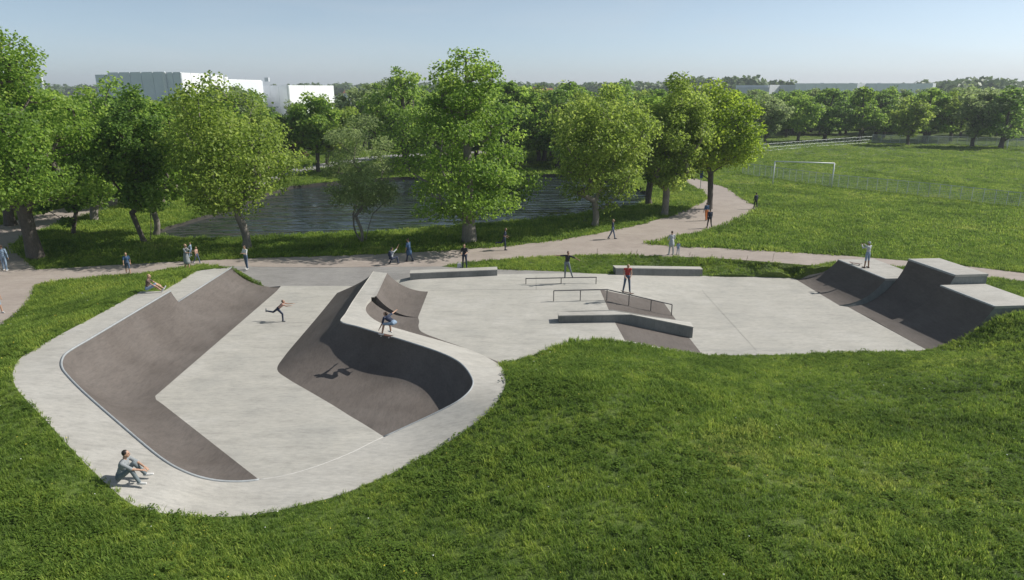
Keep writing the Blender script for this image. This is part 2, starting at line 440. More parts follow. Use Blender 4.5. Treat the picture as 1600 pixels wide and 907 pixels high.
# everything the concrete park covers, ramps and decks included
PLAT = [P(306, 424, 0.9), P(335, 420, 0.9), P(360, 419, 0.9)]
RB = [P(1409 + 10, 419, 0.6), P(1380, 408, 0.6)]
park_poly = [q for q in xy(DOUT[:24 * K + 1])] + xy(FRONT) + xy([P(1448, 547, ZR), (24.4, 33.4), (27.4, 33.6), (27.7, 38.2), (27.3, 41.6), (25.9, 42.2), (25.7, 46.6), (22.6, 46.7)]) + xy([R1F[0]]) + xy(BACK) + xy([PLAT[2], PLAT[1], PLAT[0], P(261, 452, 0.9)])

path_px = [(-40, 425), (-200, 425), (-330, 470), (-330, 560), (-60, 535), (0, 510), (25, 492), (42, 475), (50, 460), (53, 448), (60, 444), (130, 436), (200, 430), (250, 424), (290, 417.5), (312, 414.5), (330, 415.5), (400, 417), (500, 418), (600, 417), (650, 417), (690, 416.5),
           (730, 410), (780, 406), (840, 402), (900, 399.5), (950, 399), (1000, 399.5), (1075, 402), (1125, 404), (1200, 410), (1270, 415), (1303, 410), (1340, 412), (1440, 420), (1540, 433), (1600, 442), (1750, 464), (1750, 448), (1600, 427),
           (1500, 415), (1420, 408), (1322, 400), (1200, 392), (1125, 388), (1050, 385), (1016, 382), (1010, 380.5), (1050, 372), (1075, 366), (1120, 357), (1150, 347), (1175, 334), (1185, 326), (1183, 323), (1170, 316), (1150, 304), (1135, 294), (1112, 286), (1085, 279),
           (1060, 279), (1078, 288), (1100, 300), (1106, 310), (1085, 322), (1050, 337), (1000, 351), (930, 366), (860, 377), (780, 386), (700, 391.5), (600, 397), (500, 400.5), (400, 403.5), (300, 408), (200, 413), (120, 418), (58, 421.5),
           (45, 412), (28, 396), (17, 384), (30, 374), (70, 358), (120, 342), (190, 322), (270, 304), (268, 294), (180, 306), (110, 322), (50, 338), (0, 352), (-200, 385)]
path_poly = xy([P(a, b, 0) for a, b in path_px])
apron_px = [(312, 414.5), (330, 415.5), (400, 417), (500, 418), (600, 417), (650, 417), (690, 416.5), (720, 419.5), (780, 421.5), (870, 424), (960, 426)]
apron_poly = xy([P(a, b, 0) for a, b in apron_px]) + xy(BACK[4:]) + xy([P(420, 440, 0), P(395, 432, 0), P(372, 424, 0.1), P(340, 417, 0.2)])
pond_px = [(240, 366), (262, 372), (300, 374), (350, 374), (420, 370), (500, 367), (580, 364), (640, 361), (700, 357), (760, 352), (830, 345), (880, 339), (930, 332), (980, 325), (1006, 319), (1014, 309), (1005, 298), (975, 287), (930, 279), (890, 275), (850, 274.5), (760, 276), (700, 277.5), (630, 279),
           (590, 281), (550, 284), (510, 287.5), (475, 291), (452, 294), (410, 307), (360, 327), (300, 345), (255, 358)]
pond_poly = [v.to_2d() for v in catmull([P(a, b, -0.2) for a, b in pond_px + pond_px[:1]], 3)[:-1]]
far_px = [(380, 288), (455, 264), (520, 253), (575, 245), (640, 240), (760, 236), (760, 240), (650, 245), (585, 250), (530, 259), (462, 272), (395, 297)]
far_poly = xy([P(a, b, 0) for a, b in far_px])

def in_poly(pts, poly):
    pts = np.asarray(pts); x, y = pts[:, 0], pts[:, 1]
    inside = np.zeros(len(pts), bool)
    n = len(poly)
    for i in range(n):
        x1, y1 = poly[i]; x2, y2 = poly[(i + 1) % n]
        c = ((y1 > y) != (y2 > y))
        with np.errstate(divide='ignore', invalid='ignore'):
            xi = (x2 - x1) * (y - y1) / (y2 - y1) + x1
        inside ^= c & (x < xi)
    return inside

# height of the lawn: a smooth sheet through known heights
ctl = []
for p in DOUT[::3]: ctl.append((p.x, p.y, p.z))
for p in FRONT: ctl.append((p.x, p.y, p.z))
for a, b in path_px:
    p = P(a, b, 0); ctl.append((p.x, p.y, 0.0))
for a, b in apron_px + [(395, 432), (420, 440)]:
    p = P(a, b, 0); ctl.append((p.x, p.y, float(floor_z(p.x, p.y))))
for p in BACK[:5]: ctl.append((p.x, p.y, float(floor_z(p.x, p.y))))
for p in pond_poly[::2]: ctl.append((p.x, p.y, -0.12))
for p in PLAT: ctl.append((p.x, p.y, 0.88))
q = P(261, 452, 0.9); ctl.append((q.x, q.y, 1.0))
for px, py, z in [(930, 590, 0.95), (1040, 600, 0.75), (860, 585, 0.75), (1000, 570, 0.55), (880, 650, 0.75), (1200, 600, 0.1), (1350, 590, 0.05), (1500, 620, 0.5), (1150, 700, 0.65), (1000, 720, 0.85), (1400, 720, 0.7),
                  (1600, 600, 1.0), (1700, 560, 1.35), (820, 800, 0.35), (600, 860, -0.25), (1000, 900, 0.7), (1300, 880, 0.95), (1600, 860, 1.3), (100, 870, 0.1), (300, 900, -0.2), (0, 760, 0.7), (-100, 650, 1.1), (-150, 900, 0.5),
                  (1520, 530, -0.25), (1560, 500, 0.7), (1590, 487, 1.05), (1640, 480, 1.2), (1570, 540, 0.45), (1620, 520, 1.05), (1475, 552, -0.75), (1620, 450, 0.35), (1240, 428, -0.5), (1270, 426, -0.1), (-20, 530, 0.75), (-120, 560, 0.9)]:
    p = P(px, py, z); ctl.append((p.x, p.y, z))
for x in range(-160, 200, 20):
    for y in (75, 110, 150): ctl.append((x, y, 0.0))
    ctl.append((x, 8, 0.5)); ctl.append((x, -40, 0.3))
for y in range(10, 80, 10): ctl.append((-70, y, 0.0)); ctl.append((70, y, 0.3 if y < 45 else 0))
ctl = np.array(ctl)
keep = []
for i, c in enumerate(ctl):
    if all((c[0] - ctl[j, 0]) ** 2 + (c[1] - ctl[j, 1]) ** 2 > 0.02 for j in keep): keep.append(i)
ctl = ctl[keep]
D_ = np.hypot(ctl[:, None, 0] - ctl[None, :, 0], ctl[:, None, 1] - ctl[None, :, 1])
n_ = len(ctl)
A_ = np.zeros((n_ + 1, n_ + 1)); A_[:n_, :n_] = -D_ + np.eye(n_) * -0.01; A_[n_, :n_] = 1; A_[:n_, n_] = 1
W_ = np.linalg.solve(A_, np.append(ctl[:, 2], 0))
def lawn_z(x, y):
    x, y = np.atleast_1d(np.asarray(x, float)), np.atleast_1d(np.asarray(y, float))
    out = np.empty(len(x))
    for s in range(0, len(x), 4000):
        e = slice(s, s + 4000)
        d = np.hypot(x[e, None] - ctl[None, :, 0], y[e, None] - ctl[None, :, 1])
        out[e] = -d @ W_[:n_] + W_[n_]
    far = sstep(60, 80, np.hypot(x * 0.6, y))
    rip = 0.05 * (np.sin(x * 0.9 + 1.3 * np.sin(y * 0.5)) * np.sin(y * 0.8 + 0.7) + 0.6 * np.sin(x * 2.1 + y * 1.3) * np.sin(y * 1.7 - x * 0.6))
    return out * (1 - far) + rip * sstep(0, 0, 1) * (1 - far) * 0.6

# ------------------------------------------------------------------ one triangulation for ground, paths and floors
rng = np.random.default_rng(7)
pts, edges = [], []
def add_poly(poly, closed=True, step=1.2):
    idx = []
    n = len(poly)
    for i in range(n if closed else n - 1):
        a, b = poly[i], poly[(i + 1) % n]
        k = max(1, int((b - a).length / step))
        for j in range(k):
            q = a.lerp(b, j / k); idx.append(len(pts)); pts.append((q.x, q.y))
    if not closed: idx.append(len(pts)); pts.append(tuple(poly[-1]))
    for i in range(len(idx) - (0 if closed else 1)): edges.append((idx[i], idx[(i + 1) % len(idx)]))
BANK = xy([P(937, 452, 0), P(988, 531, 0), P(1103, 556, ZR), P(1030, 474, ZR)])
BANK = [Vector((5.45, 41.2)), Vector((5.45, 36)), Vector((5.6, 32.25)), Vector((9.6, 32.42)), Vector((9.5, 36)), Vector((9.5, 41.2))]
for poly, st in ((floor_poly, 0.8), (park_poly, 0.8), (path_poly, 2.5), (apron_poly, 1.5), (pond_poly, 2.0), (far_poly, 4), (BANK, 0.8)): add_poly(poly, True, st)
def grid(x0, x1, y0, y1, st, jit=0.3):
    gx, gy = np.meshgrid(np.arange(x0, x1, st), np.arange(y0, y1, st))
    g = np.stack([gx.ravel(), gy.ravel()], 1) + rng.uniform(-jit, jit, (gx.size, 2)) * st
    return g
G1 = grid(-34, 40, 13, 50, 0.62)
G1 = G1[np.abs(G1[:, 0]) < G1[:, 1] * 0.78 + 6]
G2 = grid(-75, 75, 50, 112, 2.4)
G3 = np.vstack([grid(-75, -34, -20, 50, 2.6), grid(40, 75, -20, 50, 2.6), grid(-34, 40, -20, 13, 2.6)])
G4 = grid(-300, 320, 112, 420, 14); G5 = np.vstack([grid(-300, -75, -40, 112, 14), grid(75, 320, -40, 112, 14)])
G6 = np.array([(x, y) for x in range(-2600, 2601, 200) for y in range(-200, 3401, 200) if not (-290 < x < 310 and -60 < y < 410)], float)
for g in (G1, G2, G3, G4, G5, G6): pts += [tuple(v) for v in g]
cv, ce, cf, *_rest = delaunay_2d_cdt([Vector(p) for p in pts], edges, [], 0, 1e-4)
CV = np.array([(v.x, v.y) for v in cv]); CF = np.array(cf)
cen = CV[CF].mean(1)
m_floor, m_park, m_path = in_poly(cen, floor_poly), in_poly(cen, park_poly), in_poly(cen, path_poly)
m_apron, m_pond, m_far, m_bank = in_poly(cen, apron_poly), in_poly(cen, pond_poly), in_poly(cen, far_poly), in_poly(cen, BANK)
used = np.zeros(len(CF), bool)
TOPS = {}
def region(name, mask, zf, mat, smooth=True):
    global used
    mask = mask & ~used; used |= mask
    F = CF[mask]; ids, inv = np.unique(F, return_inverse=True)
    xyv = CV[ids]; z = zf(xyv[:, 0], xyv[:, 1])
    o = mobj(name, np.column_stack([xyv, z]), [tuple(f) for f in inv.reshape(F.shape)], mat, smooth=smooth)
    TOPS[name] = o.data.copy()
    bm = bmesh.new(); bm.from_mesh(o.data)                   # the cut edge goes down into the ground
    be = [e for e in bm.edges if e.is_boundary and max(abs(e.verts[0].co.x), abs(e.verts[0].co.y)) < 200]
    for v in bmesh.ops.extrude_edge_only(bm, edges=be)['geom']:
        if isinstance(v, bmesh.types.BMVert): v.co.z -= 0.4
    bmesh.ops.split_edges(bm, edges=be)
    bm.to_mesh(o.data); bm.free()
    return o
bank_o = region('bank_ramp', m_floor & m_bank, floor_z, M['darkramp'], False)
tag(bank_o, 'dark flat bank between the middle floor and the lower right floor, crossed by handrail', 'bank ramp')
o = region('skatepark_floor', m_floor, floor_z, M['concrete']); tag(o, kind='structure')
used |= m_park
o = region('asphalt_apron', m_apron, floor_z, M['apron']); tag(o, kind='structure')
o = region('footpath', m_path, lambda x, y: floor_z(x, y) * 0, M['path']); tag(o, kind='structure')
o = region('far_path', m_far, lambda x, y: x * 0, M['road']); tag(o, kind='structure')
used |= m_pond
lawn = region('lawn', np.ones(len(CF), bool), lawn_z, M['lawn']); tag(lawn, kind='structure')
lawn_top = TOPS['lawn']

# pond: water sheet and the earth bank round it
pc = sum(pond_poly, Vector((0, 0))) / len(pond_poly)
mobj('pond_water', [(pc.x, pc.y, -0.42)] + [(pc.x + (p.x - pc.x) * 1.01, pc.y + (p.y - pc.y) * 1.01, -0.42) for p in pond_poly], [(0, i + 1, (i + 1) % len(pond_poly) + 1) for i in range(len(pond_poly))], M['water'])['kind'] = 'structure'
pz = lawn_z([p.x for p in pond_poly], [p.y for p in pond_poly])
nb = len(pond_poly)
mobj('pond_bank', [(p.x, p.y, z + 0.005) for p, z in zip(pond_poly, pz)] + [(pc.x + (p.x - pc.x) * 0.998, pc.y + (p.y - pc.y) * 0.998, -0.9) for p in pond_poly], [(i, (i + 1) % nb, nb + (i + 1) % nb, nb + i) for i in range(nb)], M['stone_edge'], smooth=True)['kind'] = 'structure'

# ------------------------------------------------------------------ skatepark: winding bowl on the left
bowl = empty('skate_bowl', (-12, 24, ZL))
tag(bowl, 'winding concrete skate bowl with wide pale deck and dark curved walls', 'skate bowl')
bowl.location = (0, 0, 0)
n = len(DIN)
vs = [tuple(p) for p in DIN] + [tuple(p) for p in DOUT] + [(p.x, p.y, p.z - 0.001) for p in DOUT] + [(p.x, p.y, p.z - 0.7) for p in DOUT]
fs = [(i, i + 1, n + i + 1, n + i) for i in range(n - 1)] + [(2 * n + i, 2 * n + i + 1, 3 * n + i + 1, 3 * n + i) for i in range(n - 1)]
mobj('deck', vs, fs, M['deck'], bowl, smooth=True)
# spine block at the far end of the deck
s0, s1 = Vector((-8.5, 41.0)), SP_C0.xy
MB().add([(*DIN[-1].xy, 1.2), (-8.5, 41.0, 1.2), (SP_C0.x, SP_C0.y, 1.2), (SP_C1.x, SP_C1.y, 1.2), (DOUT[-1].x, DOUT[-1].y, DOUT[-1].z),
          (-8.5, 41.0, -0.7), (SP_C0.x, SP_C0.y, -0.7), (SP_C1.x, SP_C1.y, 0)], [(0, 1, 2, 3, 4)[::-1], (1, 5, 6, 2), ]).build('spine_top', M['deck'], bowl)
def ramp_part(name, Fs, Cs, R, parent, mat='darkramp', ends=(), lin=None):
    v, f, m = loft(Fs, Cs, R, lin=lin)
    o = mobj(name, v, f, M[mat], parent, smooth=True)
    for e in ends:
        row = v[:m] if e == 0 else v[-m:]
        base = [(p[0], p[1], row[0][2] - 0.02) for p in row]
        mobj('end_wall', row + base, [(j, j + 1, m + j + 1, m + j) for j in range(m - 1)], M['darkramp'] if mat == 'darkramp' else M['tealside'], parent)
    return o
NI = 7 * K
Cl = DIN[:I405 + 1]
Fl = [Vector((*seg_near(c.xy, LEFT_FLAT)[1], ZL)) for c in Cl]
ramp_part('curved_wall', Fl, Cl, 100, bowl)
ramp_part('curved_wall', BF, BC, 2.0, bowl, lin=[0.8 * (1 - float(sstep(3.2 * K, 6.5 * K, i))) for i in range(len(BF))])
ramp_part('spine_wall', SPF, [SP_C0, SP_C1], 3.0, bowl, ends=(0, 1))
ramp_part('spine_wall', HF, HC, 3.0, bowl)
ramp_part('spine_wall', SLIVF, SLIVC, 3.0, bowl)
def lift(l, dz): return [Vector((p.x, p.y, p.z + dz)) for p in l]
MB().tube(lift(DIN[:I405 + 1], 0.0), 0.045, 8).build('coping', M['coping'], bowl, True)
MB().tube(lift(DIN[I405:I600 + 1], -0.008), 0.016, 6).build('edge_strip', M['strip'], bowl, True)
MB().tube(lift(DIN[I600:I533 + 1], 0.0), 0.035, 8).build('coping', M['coping'], bowl, True)
MB().tube(lift(DIN[I533:] + [Vector((-8.5, 41.0, 1.2))], -0.01), 0.03, 6).build('edge_strip', M['deck'], bowl, True)
# lower quarter pipe at the far left
lq = empty('quarter_pipe')
tag(lq, 'low quarter pipe with pale platform at the far left, behind the bowl deck', 'quarter pipe', 'quarter pipes of the skatepark')
XQ = -15.2 - math.sqrt(R_LEFT ** 2 - (R_LEFT - 1.5) ** 2)
c0, c1 = Vector((XQ, 43.2, 0.9)), Vector((XQ, DIN[0].y, 0.9))
ramp_part('ramp_surface', [Vector((-15.2, 43.7, ZL)), Vector((-15.2, c1.y, ZL))], [c0, c1], R_LEFT, lq, ends=(0,))
pl = [c0, P(335, 420, 0.9), P(306, 424, 0.9), P(258, 452, 0.9), Vector((-21.0, 35.0, 0.9)), Vector((c1.x, 35.0, 0.9)), c1]
MB().add([tuple(p) for p in pl] + [(p.x, p.y, -0.3) for p in pl], [tuple(range(len(pl)))] + [(i, len(pl) + i, len(pl) + i + 1, i + 1) for i in range(len(pl) - 1)]).build('platform', M['deck'], lq)
MB().tube([c0, c1], 0.04, 8).build('coping', M['coping'], lq, True)

def quarter_pipe(label, F0, F1, C0, C1, back, R, band=0.1):
    """F flat edge, C top edge (far, near); back: how deep the platform is"""
    t = empty('quarter_pipe', (F0.x, F0.y, 0)); t.location = (0, 0, 0)
    tag(t, label, 'quarter pipe', 'quarter pipes of the skatepark')
    v, f, m = loft([F0, F1], [C0, C1], R, 18)
    mobj('ramp_surface', v, f, M['darkramp'], t, smooth=True)
    dx = Vector((back, 0.09 * back, 0))
    B0, B1 = C0 + dx, C1 + dx
    th = 0.14
    ov = Vector((0.0, 0, 0.012))
    top = [C0 + ov, C1 + ov, B1 + ov, B0 + ov]
    MB().add([tuple(p) for p in top] + [(p.x, p.y, p.z - th) for p in top], [(0, 1, 2, 3), (0, 4, 5, 1), (1, 5, 6, 2), (2, 6, 7, 3), (3, 7, 4, 0)]).build('platform', M['deck'], t)
    for row, B in ((v[:m], B0), (v[-m:], B1)):
        s = (0.004 if B is B1 else -0.004)
        poly = [(p[0], p[1] - s + (0.03 if B is B1 else -0.03), p[2] - 0.004) for p in row]
        zt = poly[-1][2] - th + 0.0
        poly2 = poly[:-1] + [(poly[-1][0], poly[-1][1], zt)] + [(B.x - 0.03, B.y + (0.03 if B is B1 else -0.03), zt), (B.x - 0.03, B.y + (0.03 if B is B1 else -0.03), ZR - 0.1), (poly[0][0], poly[0][1], ZR - 0.1)]
        k = len(poly2)
        mobj('side_wall', poly2, [tuple(range(k))], M['tealside'], t)
    MB().add([(B0.x - .03, B0.y - .03, B0.z - th), (B1.x - .03, B1.y + .03, B1.z - th), (B1.x - .03, B1.y + .03, -1.2), (B0.x - .03, B0.y - .03, -1.2)], [(0, 1, 2, 3)]).build('back_wall', M['tealside'], t)
    e = Vector((-0.035, 0, 0.0))
    MB().add([C0 + e + ov * 1.3, C1 + e + ov * 1.3, C1 + e + Vector((0, 0, -band)), C0 + e + Vector((0, 0, -band)), C0 + ov * 1.3 + Vector((.06, 0, 0)), C1 + ov * 1.3 + Vector((.06, 0, 0))], [(0, 1, 2, 3), (0, 4, 5, 1)]).build('coping', M['coping'], t)
    return t
quarter_pipe('lower quarter pipe at the right, a person in grey standing on its platform', R1F[0], R1F[1] + Vector((0, .15, 0)), P(1310, 406, 0.6), P(1384, 436, 0.6), 2.55, 3.4)
f_mid = R2F[0].lerp(R2F[1], 0.5)
C2a, C2b = P(1420, 405, 1.8), P(1493, 430, 1.8)
C3a, C3b = P(1472, 447, 1.25), P(1555, 479, 1.25)
quarter_pipe('tallest quarter pipe at the right, in the middle of the three', R2F[0], Vector((f_mid.x, C2b.y - 0.3, ZR)), C2a, C2b, 2.0, 4.0, 0.2)
quarter_pipe('nearest quarter pipe at the right, half buried in the grass bank', Vector((f_mid.x, C2b.y - 0.3, ZR)), R2F[1], Vector((C3a.x, C2b.y - 0.2, 1.25)), C3b, 2.7, 4.0)

# ledges, rails ------------------------------------------------------------------------
def ledge(name, label, poly, z0, zs, group='concrete ledges on the skatepark floor'):
    """poly: front-left, front-right, back-right, back-left; zs: top heights"""
    t = empty(name); tag(t, label, 'ledge', group)
    n = len(poly)
    cap = 0.05
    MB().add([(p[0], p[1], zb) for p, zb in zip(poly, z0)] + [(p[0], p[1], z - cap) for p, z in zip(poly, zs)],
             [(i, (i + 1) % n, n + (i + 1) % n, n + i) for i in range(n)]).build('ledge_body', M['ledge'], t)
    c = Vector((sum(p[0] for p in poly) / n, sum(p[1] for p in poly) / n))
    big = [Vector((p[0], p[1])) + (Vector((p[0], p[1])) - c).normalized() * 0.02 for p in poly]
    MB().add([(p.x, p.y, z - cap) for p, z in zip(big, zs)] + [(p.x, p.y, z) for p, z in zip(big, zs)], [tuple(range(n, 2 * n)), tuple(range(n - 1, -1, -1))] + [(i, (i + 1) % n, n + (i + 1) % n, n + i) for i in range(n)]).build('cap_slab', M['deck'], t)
    return t
a, b = P(641, 437), P(777, 431)
ledge('concrete_ledge', 'long concrete ledge beside the spine, at the back of the floor', [(a.x, a.y), (b.x, b.y), (b.x - 0.05, b.y + 0.75), (a.x - 0.05, a.y + 0.75)], [-0.3] * 4, [0.42] * 4)
a, b = front_pt(962, 430), front_pt(1097, 432)
ledge('concrete_ledge', 'long concrete ledge against the grass strip, right of the other back ledge', [(a.x, a.y), (b.x, b.y), (b.x, b.y + 0.7), (a.x - 0.1, a.y + 0.7)], [a.z - .3, b.z - .3, b.z - .3, a.z - .3], [a.z + 0.5, b.z + 0.52, b.z + 0.52, a.z + 0.5])
h0, h1, h2 = P(873, 505), P(985, 503), P(1083, 528, ZR)
hp = [(h0.x, h0.y), (h1.x, h1.y), (9.7, 34.95), (9.75, 35.75), (5.5, 35.75), (h0.x, h0.y + 0.7)]
hz = [float(floor_z(*q)) for q in hp]
t = ledge('hubba_ledge', 'kinked concrete ledge running level, then down the dark bank', hp, [z - 0.02 for z in hz], [0.42, 0.42, -0.28, -0.28, 0.42, 0.42])
def rail(label, pts, posts, r, ground):
    t = empty('grind_rail'); tag(t, label, 'grind rail', 'steel grind rails')
    MB().tube(pts, r, 8).build('top_rail', M['darksteel'], t)
    for p in posts: MB().tube([p, (p[0], p[1], float(ground(p[0], p[1])))], r * 0.9, 6).build('post', M['darksteel'], t)
    return t
ra, rb = P(821, 444), P(932, 442)
rail('low straight steel rail, farther of the two rails', [(ra.x, ra.y, 0.36), (rb.x, rb.y, 0.36)], [(ra.x + .03, ra.y, .36), ((ra.x + rb.x) / 2, (ra.y + rb.y) / 2, .36), (rb.x - .03, rb.y, .36)], 0.035, floor_z)
k0, k1, k2 = P(865, 471), P(948, 469), P(1049, 494, ZR)
top = [Vector((k0.x, k0.y, 0.64)), Vector((k1.x, k1.y, 0.64)), Vector((k2.x, k2.y, ZR + 0.7))]
rail('kinked steel handrail that bends down over the dark bank', top, [tuple(top[0]), tuple(top[0].lerp(top[1], .5)), tuple(top[1]), tuple(top[1].lerp(top[2], .34)), tuple(top[1].lerp(top[2], .68)), tuple(top[2])], 0.035, floor_z)
# saw-cut joints of the floor slab
def joint(p, q, w=0.022):
    p, q = Vector(p), Vector(q); d = (q - p).normalized(); s = Vector((-d.y, d.x)) * w / 2
    k = max(2, int((q - p).length / 0.7)); v = []
    for i in range(k + 1):
        c = p.lerp(q, i / k)
        for sg in (-1, 1): v.append((c.x + s.x * sg, c.y + s.y * sg, float(floor_z(c.x, c.y)) + 0.006))
    mobj('floor_joint', v, [(2 * i, 2 * i + 2, 2 * i + 3, 2 * i + 1) for i in range(k)], M['joint'], bpy.data.objects['skatepark_floor'])
joint((-5.05, 41.0), (5.4, 41.25)); joint((1.5, 41.1), (1.6, 44.4), .014); joint((12.5, 33), (12.6, 44), .012); joint((-14.9, 36.5), (-11.3, 36.6), .012)

# ------------------------------------------------------------------ trees
def make_tree(seed, H, R, zb, tr, style='round', nleaf=9000, ls=0.26, fork=None, lean=(0, 0), lumps=46, slim=1.0, stems=1):
    """meshes (wood, crown) of one tree standing at the origin; H height, R crown radius, zb crown bottom, tr trunk radius"""
    g = np.random.default_rng(seed)
    if style != 'leader': zb = zb + 0.13 * R; H = H * 1.04
    ch = H - zb
    fork = fork if fork is not None else zb * 0.95
    # ---- clump centres
    C = []
    tries = 0
    if style != 'leader': lumps = int(lumps * 1.45)
    while len(C) < lumps and tries < 6000:
        tries += 1
        u = g.normal(size=3); u /= np.linalg.norm(u)
        rad = g.uniform(0.25, 1.0) ** 0.6 * (1.14 if g.random() < 0.12 else 1.03)
        if style == 'leader':
            t = g.uniform(0.0, 1.0)                     # height fraction
            w = max(0.12, (1 - t ** 2.6) ** 0.75 * (0.86 + 0.14 * math.sin(9 * t + seed)))
            a = g.uniform(0, 2 * math.pi)
            rr = R * w * g.uniform(0.3, 1.0)
            p = np.array([rr * math.cos(a), rr * math.sin(a), zb + ch * (0.06 + 0.9 * t)])
        else:
            k = 1 + 0.16 * math.sin(3 * u[0] + seed) * math.sin(4 * u[1] + 2 * seed) + 0.1 * math.sin(5 * u[2] + seed)
            p = np.array([u[0] * R * rad * k * 0.86, u[1] * R * rad * k * 0.86, zb + ch * (0.48 + 0.46 * u[2] * rad * k)])
            if u[2] < 0: p[:2] *= 0.97
        if all(np.linalg.norm((p - q) * (1, 1, 1.15)) > R * (0.19 if style != 'leader' else 0.165) for q in C): C.append(p)
    C = np.array(C)
    C[:, :2] += np.array(lean) * ((C[:, 2:3] - 0) / H) * 0.8
    # ---- skeleton: nodes (pos, parent)
    nodes, par = [], []
    def add(p, q): nodes.append(np.array(p, float)); par.append(q); return len(nodes) - 1
    bases = []
    for s in range(stems):
        off = np.array([0, 0, 0]) if stems == 1 else np.array([math.cos(s * 2.4 + seed), math.sin(s * 2.4 + seed), 0]) * 0.18
        top = fork if style != 'leader' else H * 0.93
        nseg = 5 if style != 'leader' else 9
        last = -1
        bend = g.normal(size=2) * 0.12 * (1 if style != 'leader' else 1.6)
        for i in range(nseg + 1):
            t = i / nseg
            sp = off * (1 + (4.0 * t if stems > 1 else 0))
            last = add([sp[0] + lean[0] * t * top / H * 0.8 + bend[0] * math.sin(t * 4), sp[1] + lean[1] * t * top / H * 0.8 + bend[1] * math.sin(t * 3.3 + 1), top * t], last)
            if top * t > zb * 0.55 or i == nseg: bases.append(last)
    order = np.argsort(np.linalg.norm(C - np.array([0, 0, fork]), axis=1))
    ends = []
    conn = list(bases)
    for ci in order:
        c = C[ci]
        best, bi = 1e9, conn[-1]
        for j in conn:
            d = c - nodes[j]
            cost = np.linalg.norm(d) + (2.2 if d[2] < 0.15 * np.linalg.norm(d[:2]) else 0) + 0.15 * np.linalg.norm(nodes[j][:2] - nodes[0][:2])
            if cost < best: best, bi = cost, j
        a = nodes[bi]; d = c - a; L = np.linalg.norm(d)
        k = 4 if L > 1.2 else 2
        mid = a + d * 0.5 + np.array([0, 0, -0.10 * L if style == 'leader' else 0.02 * L]) + g.normal(size=3) * 0.07 * L
        if style != 'leader': mid[:2] = a[:2] + d[:2] * 0.45
        last = bi
        for i in range(1, k + 1):
            t = i / k
            p = (1 - t) ** 2 * a + 2 * t * (1 - t) * mid + t * t * c
            last = add(p, last); conn.append(last)
        ends.append(last)
    N = np.array(nodes); par = np.array(par)
    w = np.zeros(len(N))
    for e in ends: w[e] += 1
    for i in range(len(N) - 1, 0, -1):
        if par[i] >= 0: w[par[i]] += max(w[i], 0.3)
    wt = max(max(w[i] for i in range(len(N)) if par[i] < 0), 1)
    rad = np.clip(tr * (w / wt) ** 0.5, 0.022, tr)
    if stems > 1: rad *= 0.75
    # trunk keeps its own taper and flares at the foot
    vs, fs = [], []
    for i in range(len(N)):
        p = par[i]
        if p < 0: continue
        a, b = N[p], N[i]
        ra, rb = rad[p], rad[i]
        if p == 0 or par[p] < 0: ra *= 1.35
        if ra > 2.2 * rb: ra = rb * 1.5
        d = b - a; L = np.linalg.norm(d)
        if L < 1e-6: continue
        d /= L
        u = np.cross(d, (0, 0, 1) if abs(d[2]) < 0.9 else (1, 0, 0)); u /= np.linalg.norm(u); v = np.cross(d, u)
        ns = 9 if ra > 0.12 else 5
        n0 = len(vs)
        for q, r_ in ((a - d * ra * 0.15, ra), (b + d * rb * 0.25, rb)):
            for k in range(ns):
                an = 2 * math.pi * k / ns
                vs.append(q + (u * math.cos(an) + v * math.sin(an)) * r_)
        for k in range(ns): fs.append((n0 + k, n0 + (k + 1) % ns, n0 + ns + (k + 1) % ns, n0 + ns + k))
        if w[i] <= 1: fs.append(tuple(n0 + ns + k for k in range(ns)))
    wood = bpy.data.meshes.new('tree_wood'); wood.from_pydata([tuple(v) for v in vs], [], fs)
    wood.polygons.foreach_set('use_smooth', [True] * len(fs))
    # ---- leaves
    lr = R * (0.262 if style != 'leader' else 0.225)
    E_ = np.array([N[e] for e in ends])
    sizes = g.uniform(0.75, 1.25, len(E_)) * lr
    if style == 'leader':
        sizes *= 1.15 - 0.45 * np.clip((E_[:, 2] - zb) / ch, 0, 1)
    wts = sizes ** 2; wts /= wts.sum()
    li = g.choice(len(E_), nleaf, p=wts)
    dirv = g.normal(size=(nleaf, 3)); dirv /= np.linalg.norm(dirv, axis=1)[:, None]
    rr = g.uniform(0, 1, nleaf) ** 0.42
    rr *= 1 + 0.35 * (g.uniform(0, 1, nleaf) ** 6)
    pos = E_[li] + dirv * (rr * sizes[li])[:, None] * np.array([1, 1, 0.72 if style != 'leader' else 0.6])
    axis = np.array([lean[0] * 0.5, lean[1] * 0.5, zb + ch * 0.45])
    outw = pos - axis; outw /= np.linalg.norm(outw, axis=1)[:, None]
    nrm = outw * 0.6 + np.array([0, 0, 0.6]) + g.normal(size=(nleaf, 3)) * 0.75
    nrm /= np.linalg.norm(nrm, axis=1)[:, None]
    t1 = np.cross(nrm, g.normal(size=(nleaf, 3))); t1 /= np.linalg.norm(t1, axis=1)[:, None]
    t2 = np.cross(nrm, t1)
    sz = ls * g.uniform(0.6, 1.25, nleaf)[:, None]
    fold = 0.28
    # five-point leaf: stem, two shoulders, tip and a folded midrib
    if ls < 0.36:
        pr = [(-0.55, 0, 0), (-0.1, 0.5 * slim, fold), (0.35, 0.32 * slim, fold * .8), (0.62, 0, 0), (0.35, -0.32 * slim, fold * .8), (-0.1, -0.5 * slim, fold)]
        faces = [(0, 3, 2, 1), (0, 5, 4, 3)]
    else:
        pr = [(-0.5, 0, 0), (0.05, 0.46 * slim, fold), (0.55, 0, 0), (0.05, -0.46 * slim, fold)]
        faces = [(0, 2, 1), (0, 3, 2)]
    q = len(pr)
    LV = np.stack([pos + t1 * sz * a + t2 * sz * b + nrm * sz * c * (0.5 if slim < 0.6 else 1) for a, b, c in pr], 1).reshape(-1, 3)
    nf = len(faces); fl = len(faces[0])
